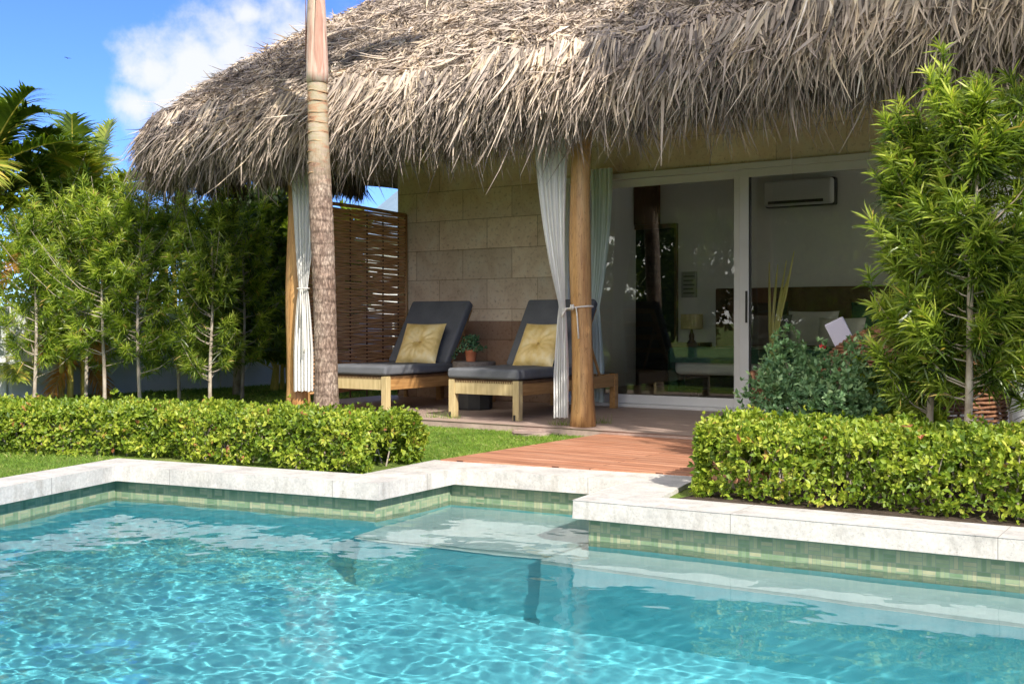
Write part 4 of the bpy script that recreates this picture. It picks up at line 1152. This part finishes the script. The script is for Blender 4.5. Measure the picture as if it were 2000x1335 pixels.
# silvery shrub
def shrub(center, R, H, n, seed, label, mat, leaf=.035, flower=True, name='shrub', z0=.0):
    g = np.random.default_rng(seed)
    t = thing(name, (*center, ZL), label, 'shrub')
    d = nrm(g.normal(size=(n, 3))); d[:, 2] = np.abs(d[:, 2])
    lump = 1 + .14*np.sin(d[:, 0]*7 + seed) + .12*np.sin(d[:, 2]*9 + d[:, 1]*6) + .08*np.sin(d[:, 0]*17)
    rad = (g.uniform(.15, 1, n) ** .38) * lump
    pos = np.stack([center[0] + d[:, 0]*R*rad, center[1] + d[:, 1]*R*rad, ZL + z0 + .05 + d[:, 2]*(H-.05-z0)*rad*.93 + g.uniform(0, .08, n)], 1)
    k = 6; N = n*k
    ax = nrm(d + np.array([0, 0, .5]) + g.normal(0, .3, (n, 3)))
    C_ = np.repeat(pos, k, 0); O_ = np.repeat(ax, k, 0)
    dd_ = nrm(O_*.8 + g.normal(size=(N, 3))*.7)
    L = g.uniform(.7, 1.25, N)*leaf; W_ = L*g.uniform(.36, .48, N)
    rn = np.clip(np.repeat(g.beta(2, 2.4, n), k)*.7 + g.uniform(0, .3, N), 0, 1)
    strip_obj('foliage', [(*strips(C_, dd_, nrm(np.cross(dd_, O_) + g.normal(0, .4, (N, 3))), L, W_, LEAF3, None, -.15), rn)], MT[mat], t)
    m = M(); random.seed(seed)
    for i in g.choice(n, 60):
        p = pos[i]; m.tube([(center[0] + random.uniform(-.04, .04), center[1] + random.uniform(-.04, .04), ZL), ((center[0]+p[0])/2, (center[1]+p[1])/2, (ZL+p[2])*.55), tuple(p)], [.009, .006, .002], 5, False)
    m.build('stems', MT['bark'], t)
    return t
sh = shrub((-2.30, 6.92), .54, .75, 3900, 61, 'rounded silvery green shrub in front of the wicker daybed', 'silver_leaf', .036)
fx, fz = onY(1607, 7.35), .66
fl = M()
for k in range(9):
    a = k * .75; fl.tube([(fx, 7.35, fz), (fx + .016*math.cos(a), 7.35 + .016*math.sin(a), fz + .025), (fx + .025*math.cos(a), 7.35 + .02*math.sin(a), fz + .05 + .01*math.sin(k))], [.003, .007, .001], 5)
fl.build('flower', MT['red'], sh)
# low leafy filler behind the hedge on the right
shrub((-1.9, 7.25), .34, .62, 900, 62, 'green bush with narrow leaves between the silvery shrub and the thin trees', 'podo', .075)

# ---- palms
def frond(m_st, packs, base, az, el, L, droop, nl, ll, lw, g, tw=0.0, colr=.5, vee=.35):
    n = 16
    d = np.array([math.cos(az)*math.cos(el), math.sin(az)*math.cos(el), math.sin(el)])
    t = np.linspace(0, 1, n)
    pts = np.array(base)[None] + d[None]*(t*L)[:, None] + np.array([0, 0, -droop])[None]*((t**2)*L)[:, None]
    m_st.tube([tuple(p) for p in pts], [max(.002, .014*L/1.6*(1-.85*q)) for q in t], 5, False)
    s = np.linspace(.14, .995, nl)
    P = np.stack([np.interp(s, t, pts[:, i]) for i in range(3)], 1)
    T = nrm(np.gradient(pts, axis=0)); T = np.stack([np.interp(s, t, T[:, i]) for i in range(3)], 1); T = nrm(T)
    lat = nrm(np.cross(T, np.array([0, 0, 1.0])[None] + 0*T)); up = np.cross(lat, T)
    for sg in (1, -1):
        dd_ = nrm(lat*sg*(.95 - .25*s[:, None]) + T*(.55 + .45*s[:, None]) + up*(vee + tw*sg) + g.normal(0, .07, (nl, 3)))
        Lf = ll*np.sin(np.pi*np.clip(s*.86 + .12, 0, 1))**.7*g.uniform(.85, 1.1, nl)
        bend = np.array([0, 0, -.38])[None] + g.normal(0, .06, (nl, 3))
        rn = np.clip(colr + g.normal(0, .13, nl), 0, 1)
        packs.append((*strips(P, dd_, T + up*.2*sg, Lf, np.full(nl, lw)*g.uniform(.8, 1.1, nl), [.5, 1, .8, .45, .04], bend), rn))
def areca(base, h, nf, fl_, seed, label, spread=1.0, group=None, ll=.42, stem=True, name='areca_palm', lean0=None, nl=44, lw=.024):
    g = np.random.default_rng(seed)
    t = thing(name, base, label, 'palm', group)
    ms = M(); packs = []; mt = M()
    for k in range(nf):
        az = k*2.399 + g.normal(0, .25); el = math.radians(g.uniform(28, 82)) 
        bz = h*g.uniform(.75, 1.0)
        b = (base[0] + .12*spread*math.cos(az), base[1] + .12*spread*math.sin(az), base[2] + bz)
        frond(ms, packs, b, az, el, fl_*g.uniform(.8, 1.15), g.uniform(.35, .75)*(1.1 - .4*math.sin(el)), nl, ll, lw, g, 0, g.uniform(.25, .8))
    for k in range(5):
        a = k*1.26 + seed
        mt.tube([(base[0] + .14*spread*math.cos(a), base[1] + .14*spread*math.sin(a), base[2]), (base[0] + .12*spread*math.cos(a), base[1] + .12*spread*math.sin(a), base[2] + h*.5), (base[0] + .1*spread*math.cos(a), base[1] + .1*spread*math.sin(a), base[2] + h)], [.035, .028, .02], 8)
    strip_obj('fronds', packs, MT['palm_leaf'], t); ms.build('rachises', MT['stem_yellow'], t); mt.build('trunk', MT['stem_yellow'], t)
    return t
GPa = 'palms along the left garden wall'
areca((-11.95, 6.9, ZL), 2.6, 26, 1.85, 71, 'tall palm at the far left edge with fronds against the sky', 1, GPa, ll=.55, nl=60, lw=.034)
areca((-11.75, 8.05, ZL), 2.45, 24, 1.6, 72, 'palm with arching fronds reaching towards the thatched eave', 1, GPa, ll=.55, nl=60, lw=.032)
areca((-13.2, 10.6, ZL), 2.1, 18, 1.5, 73, 'palm behind the slender trees near the wall corner', 1, GPa)
areca((-10.75, 10.5, ZL), .35, 14, 1.1, 74, 'low yellow green palm against the back garden wall', 1, GPa)
areca((-12.6, 7.6, ZL), .3, 10, .9, 75, 'low palm with orange dead fronds behind the left slender trees', 1, GPa)

MT['dead_leaf'] = leaf_mat('dead_frond', [(0, (.30, .12, .03)), (.6, (.50, .24, .06)), (1, (.62, .42, .18))], .7, .3, .2)
for (x_, y_, z_, lb) in ((-11.9, 7.55, 1.75, 'orange dead frond hanging high among the left slender trees'), (-11.6, 7.9, 1.0, 'orange dead frond hanging in the middle of the left slender trees'), (-11.9, 8.2, .5, 'low brown orange dead frond by the foot of the left garden wall')):
    dt = thing('dead_frond', (x_, y_, ZL + z_), lb, 'dead frond'); ms = M(); packs = []; g_ = np.random.default_rng(int(z_*100))
    for q in range(2): frond(ms, packs, (x_, y_ + .05*q, ZL + z_), -1.2 + 1.1*q, math.radians(-20), .62, .55, 34, .26, .022, g_, 0, .5)
    strip_obj('leaflets', packs, MT['dead_leaf'], dt); ms.build('rachis', MT['stem_yellow'], dt)
# central coconut-like palm: ringed trunk, crownshaft, crown above the frame
pc = thing('palm_tree', (-6.50, 6.86, ZL), 'tall palm with ringed trunk rising in front of the thatched roof', 'palm')
pts, rad = [], []
n = 90
for i in range(n):
    z = ZL + (2.92 - ZL)*i/(n-1)
    k = i/(n-1)
    pts.append((-6.50 - .075*k**1.4 + .01*math.sin(z*2), 6.86 - .03*k, z))
    ring = .0045*abs(math.sin(z*math.pi/.085))**.4 - .003
    rad.append(.100*(1 - .18*k) + .024*max(0, 1 - z/.45)**2 + .010*math.exp(-((z-1.75)/.5)**2) + ring)
mt = M(); mt.tube(pts, rad, 28, True)
mt.build('trunk', MT['palm_bark'], pc, smooth=True)
scs = M()
for k in range(9):                               # rough leaf scars below the crownshaft
    z = 2.12 + k*.085; a0_ = random.uniform(0, 6.28); r_ = .081
    P_ = [(-6.57 + (r_ + .004)*math.cos(a), 6.83 + (r_ + .004)*math.sin(a), z + .010*math.sin(a + a0_) + .004*math.sin(a*3)) for a in np.linspace(0, 2*math.pi, 30)]
    scs.tube(P_, [.002 + .0035*abs(math.sin(a0_ + i*.35)) ** 3 for i in range(30)], 5, False)
scs.build('leaf_scars', mk('leaf_scar', [(.3, (.25, .13, .07)), (.7, (.52, .36, .20))], 20, .8, None, .4), pc, smooth=True)
cs = M(); pts = [(-6.575 - .02*k, 6.83, 2.88 + 1.15*k) for k in np.linspace(0, 1, 14)]
cs.tube(pts, [.090, .094, .093, .090, .087, .084, .081, .078, .074, .07, .066, .060, .054, .05], 24); cs.build('crownshaft', MT['crownshaft'], pc, smooth=True)
bs = M()
for a, zt in ((2.6 + math.pi, 3.55), (-.7, 3.9), (-2.6, 3.75)):
    bs.raw([( -6.58 + .098*math.cos(a + da), 6.83 + .098*math.sin(a + da), z) for z, hw_ in ((2.92, .02), (3.1, .30), (3.4, .26), (zt, .03)) for da in (-hw_, 0, hw_)],
           [(j*3 + i, j*3 + i + 1, j*3 + i + 4, j*3 + i + 3) for j in range(3) for i in range(2)])
bs.build('dry_sheath', mk('dry_sheath_brown', [(.3, (.34, .16, .11)), (.7, (.50, .30, .22))], 12, .6, (3, 3, .4), .2), pc)
g_ = np.random.default_rng(81); ms = M(); packs = []
for k in range(11):
    frond(ms, packs, (-6.6, 6.83, 3.98), k*2.399 + .4, math.radians(g_.uniform(15, 70)), g_.uniform(1.6, 2.1), .45, 56, .52, .034, g_, 0, .5)
strip_obj('fronds', packs, MT['palm_leaf'], pc); ms.build('rachises', MT['stem_yellow'], pc)

# palms to the right of the frame whose shade falls on the roof and deck
def tall_palm(base, h, nf, fl_, seed, label, group=None):
    g = np.random.default_rng(seed)
    t = thing('palm_tree', base, label, 'palm', group)
    M().tube([(base[0] + .05*math.sin(z), base[1], base[2] + z) for z in np.linspace(0, h, 12)], [.10 - .03*i/11 for i in range(12)], 14).build('trunk', MT['palm_bark'], t, smooth=True)
    ms = M(); packs = []
    for k in range(nf):
        frond(ms, packs, (base[0], base[1], base[2] + h), k*2.399 + .4, math.radians(g.uniform(-5, 70)), fl_*g.uniform(.85, 1.1), .5, 46, .5, .04, g, 0, .5)
    strip_obj('fronds', packs, MT['palm_leaf'], t); ms.build('rachises', MT['stem_yellow'], t)
    return t
tall_palm((-.15, 6.75, ZL), 4.7, 17, 1.9, 91, 'tall palm standing at the right end of the house, outside the picture')
tall_palm((1.5, 6.3, ZL), 4.9, 15, 1.9, 92, 'second tall palm further right of the house, outside the picture')

def leafy(base, H, R, blobs, n, seed, label, mat, leaf=.08, z0=.6, name='broadleaf_tree', trunk=.07, group=None, wd=.5):
    g = np.random.default_rng(seed)
    t = thing(name, base, label, 'tree', group)
    bc = []
    for _ in range(blobs):
        a = g.uniform(0, 6.28); r = R*math.sqrt(g.uniform(0, 1))*.75; z = z0 + (H - z0)*g.random()
        bc.append((base[0] + r*math.cos(a), base[1] + r*math.sin(a), base[2] + z, R*g.uniform(.25, .48)))
    bc = np.array(bc); w_ = bc[:, 3]**2; idx = g.choice(len(bc), n, p=w_/w_.sum())
    d = nrm(g.normal(size=(n, 3))); rr = bc[idx, 3]*(g.uniform(.1, 1, n)**.4)
    pos = bc[idx, :3] + d*rr[:, None]*np.array([1, 1, .75])
    k = 5; N = n*k
    C_ = np.repeat(pos, k, 0); O_ = np.repeat(nrm(d + np.array([0, 0, .3])), k, 0)
    dd_ = nrm(O_*.6 + g.normal(size=(N, 3))*.8 + np.array([0, 0, -.2]))
    L = g.uniform(.7, 1.2, N)*leaf; W_ = L*g.uniform(wd*.8, wd*1.1, N)
    rn = np.clip(np.repeat(g.beta(2, 2, len(bc))[idx]*.6 + g.uniform(0, .3, n), k) + g.uniform(0, .12, N), 0, 1)
    C_ = C_ + dd_*g.uniform(0, .05, N)[:, None]
    strip_obj('crown', [(*strips(C_, dd_, nrm(np.cross(dd_, O_) + g.normal(0, .5, (N, 3))), L, W_, LEAF3, None, -.12), rn)], MT[mat], t)
    m = M(); m.tube([(base[0], base[1], base[2]), (base[0] + .03, base[1], base[2] + H*.4), (base[0], base[1], base[2] + H*.8)], [trunk, trunk*.75, trunk*.3], 10)
    for b in bc[:26]:
        zb = base[2] + H*.25 + .3*(b[2] - base[2] - H*.25)
        m.tube([(base[0], base[1], zb), ((base[0]+b[0])/2, (base[1]+b[1])/2, (zb+b[2])/2 + .05), (b[0], b[1], b[2])], [trunk*.35, trunk*.22, .006], 6, False)
    m.build('trunk', MT['bark'], t, smooth=True)
    return t
leafy((-10.5, 9.5, ZL), 2.35, .75, 34, 5000, 101, 'dark broad leaved tree behind the slender trees near the house', 'tree_leaf', .10, .7)
leafy((-10.9, 11.3, ZL), 2.75, .85, 30, 4600, 102, 'bright lime green tree behind the dark tree beside the rear post', 'lime_leaf', .10, .5, wd=.4)
leafy((-14.2, 9.6, ZL), 2.7, 1.3, 34, 5200, 103, 'mid green leafy tree behind the left palms', 'podo', .11, .5, wd=.35)
leafy((-12.6, 12.4, ZL), 2.6, 1.2, 30, 5000, 104, 'dense green tree filling the corner of the garden', 'lime_leaf', .11, .4, wd=.35)

leafy((-.72, 6.40, ZL), 5.5, 1.0, 32, 5200, 105, 'tall leafy tree shading the right end of the thatch, outside the picture', 'podo', .13, 4.0, wd=.3)
# garden walls
def wall(path, h, label, th=.14, z=ZL):
    t = None
    m = M()
    for i in range(len(path) - 1):
        a, b = Vector(path[i]), Vector(path[i+1]); d = (b - a).normalized(); nv = Vector((-d.y, d.x))*th/2
        m.raw([(a.x-nv.x, a.y-nv.y, z-.1), (b.x-nv.x, b.y-nv.y, z-.1), (b.x+nv.x, b.y+nv.y, z-.1), (a.x+nv.x, a.y+nv.y, z-.1),
               (a.x-nv.x, a.y-nv.y, z+h), (b.x-nv.x, b.y-nv.y, z+h), (b.x+nv.x, b.y+nv.y, z+h), (a.x+nv.x, a.y+nv.y, z+h)],
              [(0,3,2,1),(4,5,6,7),(0,1,5,4),(1,2,6,5),(2,3,7,6),(3,0,4,7)])
    mid = path[len(path)//2]
    return tag(m.build('garden_wall', MT['white_wall'], None, bevel=.03, origin=(mid[0], mid[1], z)), label, 'wall')
wall([(-14.2, 3.5), (-12.25, 7.5), (-11.9, 10.4), (-11.75, 13.9)], 1.10, 'low white rendered garden wall behind the slender trees and palms on the left')
wall([(-11.68, 13.95), (-7.2, 15.4)], 1.12, 'white garden wall across the back of the lawn beside the house')
wall([(-1.34, 8.0), (1.6, 7.9)], 2.0, 'tall white rendered wall at the right edge behind the slender trees')

# neighbour's house seen above the screen
nb = thing('neighbour_house', (-16, 24, 0), 'pale neighbouring house with grey blue roof seen above the bamboo screen', 'house')
M().box(-19.5, -12.6, 22, 27, 0, 3.1).build('wall', MT['white_wall'], nb)
rf = M(); rf.raw([(-20, 21.5, 3.0), (-12.2, 21.5, 3.0), (-12.2, 27.5, 3.0), (-20, 27.5, 3.0), (-20, 24.5, 4.9), (-12.2, 24.5, 4.9)], [(0,1,5,4), (2,3,4,5), (1,2,5), (3,0,4), (0,3,2,1)])
rf.build('roof', MT['roof_grey'], nb)

# garden behind the camera (reflected in the glass and the water)
GB = 'garden trees behind the photographer'
for i, (x, y, h) in enumerate([(-9.5, -1.0, 3.8), (-8.2, -2.2, 4.2), (-6.4, -3.0, 3.8), (-11.0, .8, 3.6), (-4.6, -3.6, 4.0)]):
    podo('slender_tree', (x, y, ZL), h, .7, 300, 120 + i, 'slender garden tree across the pool, behind the camera', .2, .13, .03, GB, (0, 0), 22)
leafy((-7.0, -4.6, ZL), 5.6, 2.0, 46, 5200, 131, 'broad leaved tree across the pool, behind the camera', 'podo', .16, .4, group=GB)
leafy((-10.6, -3.2, ZL), 5.8, 2.2, 46, 5200, 132, 'second broad leaved tree across the pool, behind the camera', 'tree_leaf', .16, .4, group=GB)
for (x_, y_, h_, q_, lb) in ((-13.6, -3.6, 6.2, 133, 'third broad leaved tree across the pool, behind the camera'), (-16.0, -.6, 6.0, 134, 'fourth broad leaved tree across the pool, behind the camera'), (-9.0, -6.8, 6.6, 135, 'tallest broad leaved tree across the pool, behind the camera')):
    leafy((x_, y_, ZL), h_, 2.3, 46, 4600, q_, lb, 'podo', .17, .3, group=GB)
# bird
bx = sky_dir(132, 114)*60
bd = M(); bd.tube([tuple(Vector(bx) + Vector((-.08, 0, CH + .012))), tuple(Vector(bx) + Vector((0, 0, CH))), tuple(Vector(bx) + Vector((.09, 0, CH - .02)))], [.006, .026, .006], 6)
c0 = Vector(bx) + Vector((0, 0, CH))
bd.raw([c0 + Vector(p) for p in ((-.04, 0, .02), (.06, 0, .01), (-.10, -.06, .07), (-.20, -.06, .06), (.01, .12, .04), (.08, .18, .0), (-.04, 0, .0), (.06, 0, -.01))],
       [(0, 1, 2, 3), (0, 1, 5, 4)])
tag(bd.build('bird', MT['grey_metal'], None, origin=c0), 'tiny dark bird flying high in the blue sky', 'bird')

# ------------------------------------------------------------------ grass blades (stuff)
def in_poly(P, x, y):
    ins = np.zeros(len(x), bool)
    for i in range(len(P)):
        (x1, y1), (x2, y2) = P[i], P[(i+1) % len(P)]
        ins ^= ((y1 > y) != (y2 > y)) & (x < (x2 - x1)*(y - y1)/(y2 - y1 + 1e-12) + x1)
    return ins
def grass():
    g = np.random.default_rng(201); packs = []
    po = offset_poly(pool_out, .015)
    areas = [([(-4.33, 5.5), (-4.27, 7.58), (-7.2, 7.58), (-7.2, 5.5)], 34000, .040, .0038), ([(-6.1, 4.6), (-5.8, 3.2), (-9.0, 2.4), (-9.5, 4.6)], 26000, .040, .0038),
             ([(-8.4, 5.4), (-7.2, 7.58), (-8.5, 7.7), (-8.5, 14), (-12.2, 14), (-12.2, 5)], 38000, .055, .009)]
    for P, n, h, wd in areas:
        xs = [p[0] for p in P]; ys = [p[1] for p in P]
        x = g.uniform(min(xs), max(xs), n*2); y = g.uniform(min(ys), max(ys), n*2)
        k = in_poly(P, x, y) & ~in_poly(po, x, y) & ~((np.hypot((x-gx)/.17, (y-gy)/.13)) < 1)
        x, y = x[k][:n], y[k][:n]; m_ = len(x)
        pat = np.sin(x*5 + 2*np.sin(y*4)) * np.cos(y*6 + x)
        root = np.stack([x, y, np.full(m_, ZL - .003)], 1)
        d = nrm(np.stack([g.normal(0, .45, m_), g.normal(0, .45, m_), np.ones(m_)], 1))
        L = h*g.uniform(.35, 1.1, m_)*(1 + .25*pat)
        rn = np.clip(g.beta(2, 2.2, m_) + .15*pat, 0, 1)
        packs.append((*strips(root, d, rdirs(m_), L, wd*g.uniform(.7, 1.3, m_), [1, .8, .1], np.stack([g.normal(0, .5, m_), g.normal(0, .5, m_), -.2*np.ones(m_)], 1)), rn))
    # ragged tufts where the lawn meets patio and deck
    for (cx, cy_) in [G(852, 826, ZL), G(886, 828, ZL), G(1100, 842, ZL), G(1150, 838, ZL), G(1180, 838, ZL)]:
        m_ = 160; root = np.stack([cx + g.normal(0, .05, m_), cy_ - .03 + g.normal(0, .03, m_), np.full(m_, ZL)], 1)
        packs.append((*strips(root, nrm(np.stack([g.normal(0, .35, m_), g.normal(0, .3, m_), np.ones(m_)], 1)), rdirs(m_), g.uniform(.05, .11, m_), np.full(m_, .004), [1, .8, .1], g.normal(0, .3, (m_, 3))), g.random(m_)))
    o = strip_obj('grass', packs, MT['blade']); tag(o, 'short green lawn grass', 'grass', kind='stuff')
grass()
# soil strips under the hedges
sl = M().prism([(-2.45, 5.14), (1.5, 5.36), (1.5, 6.6), (-2.2, 6.7)], ZL, ZL + .004, bottom=False)
tag(sl.build('soil', MT['soil']), kind='structure')
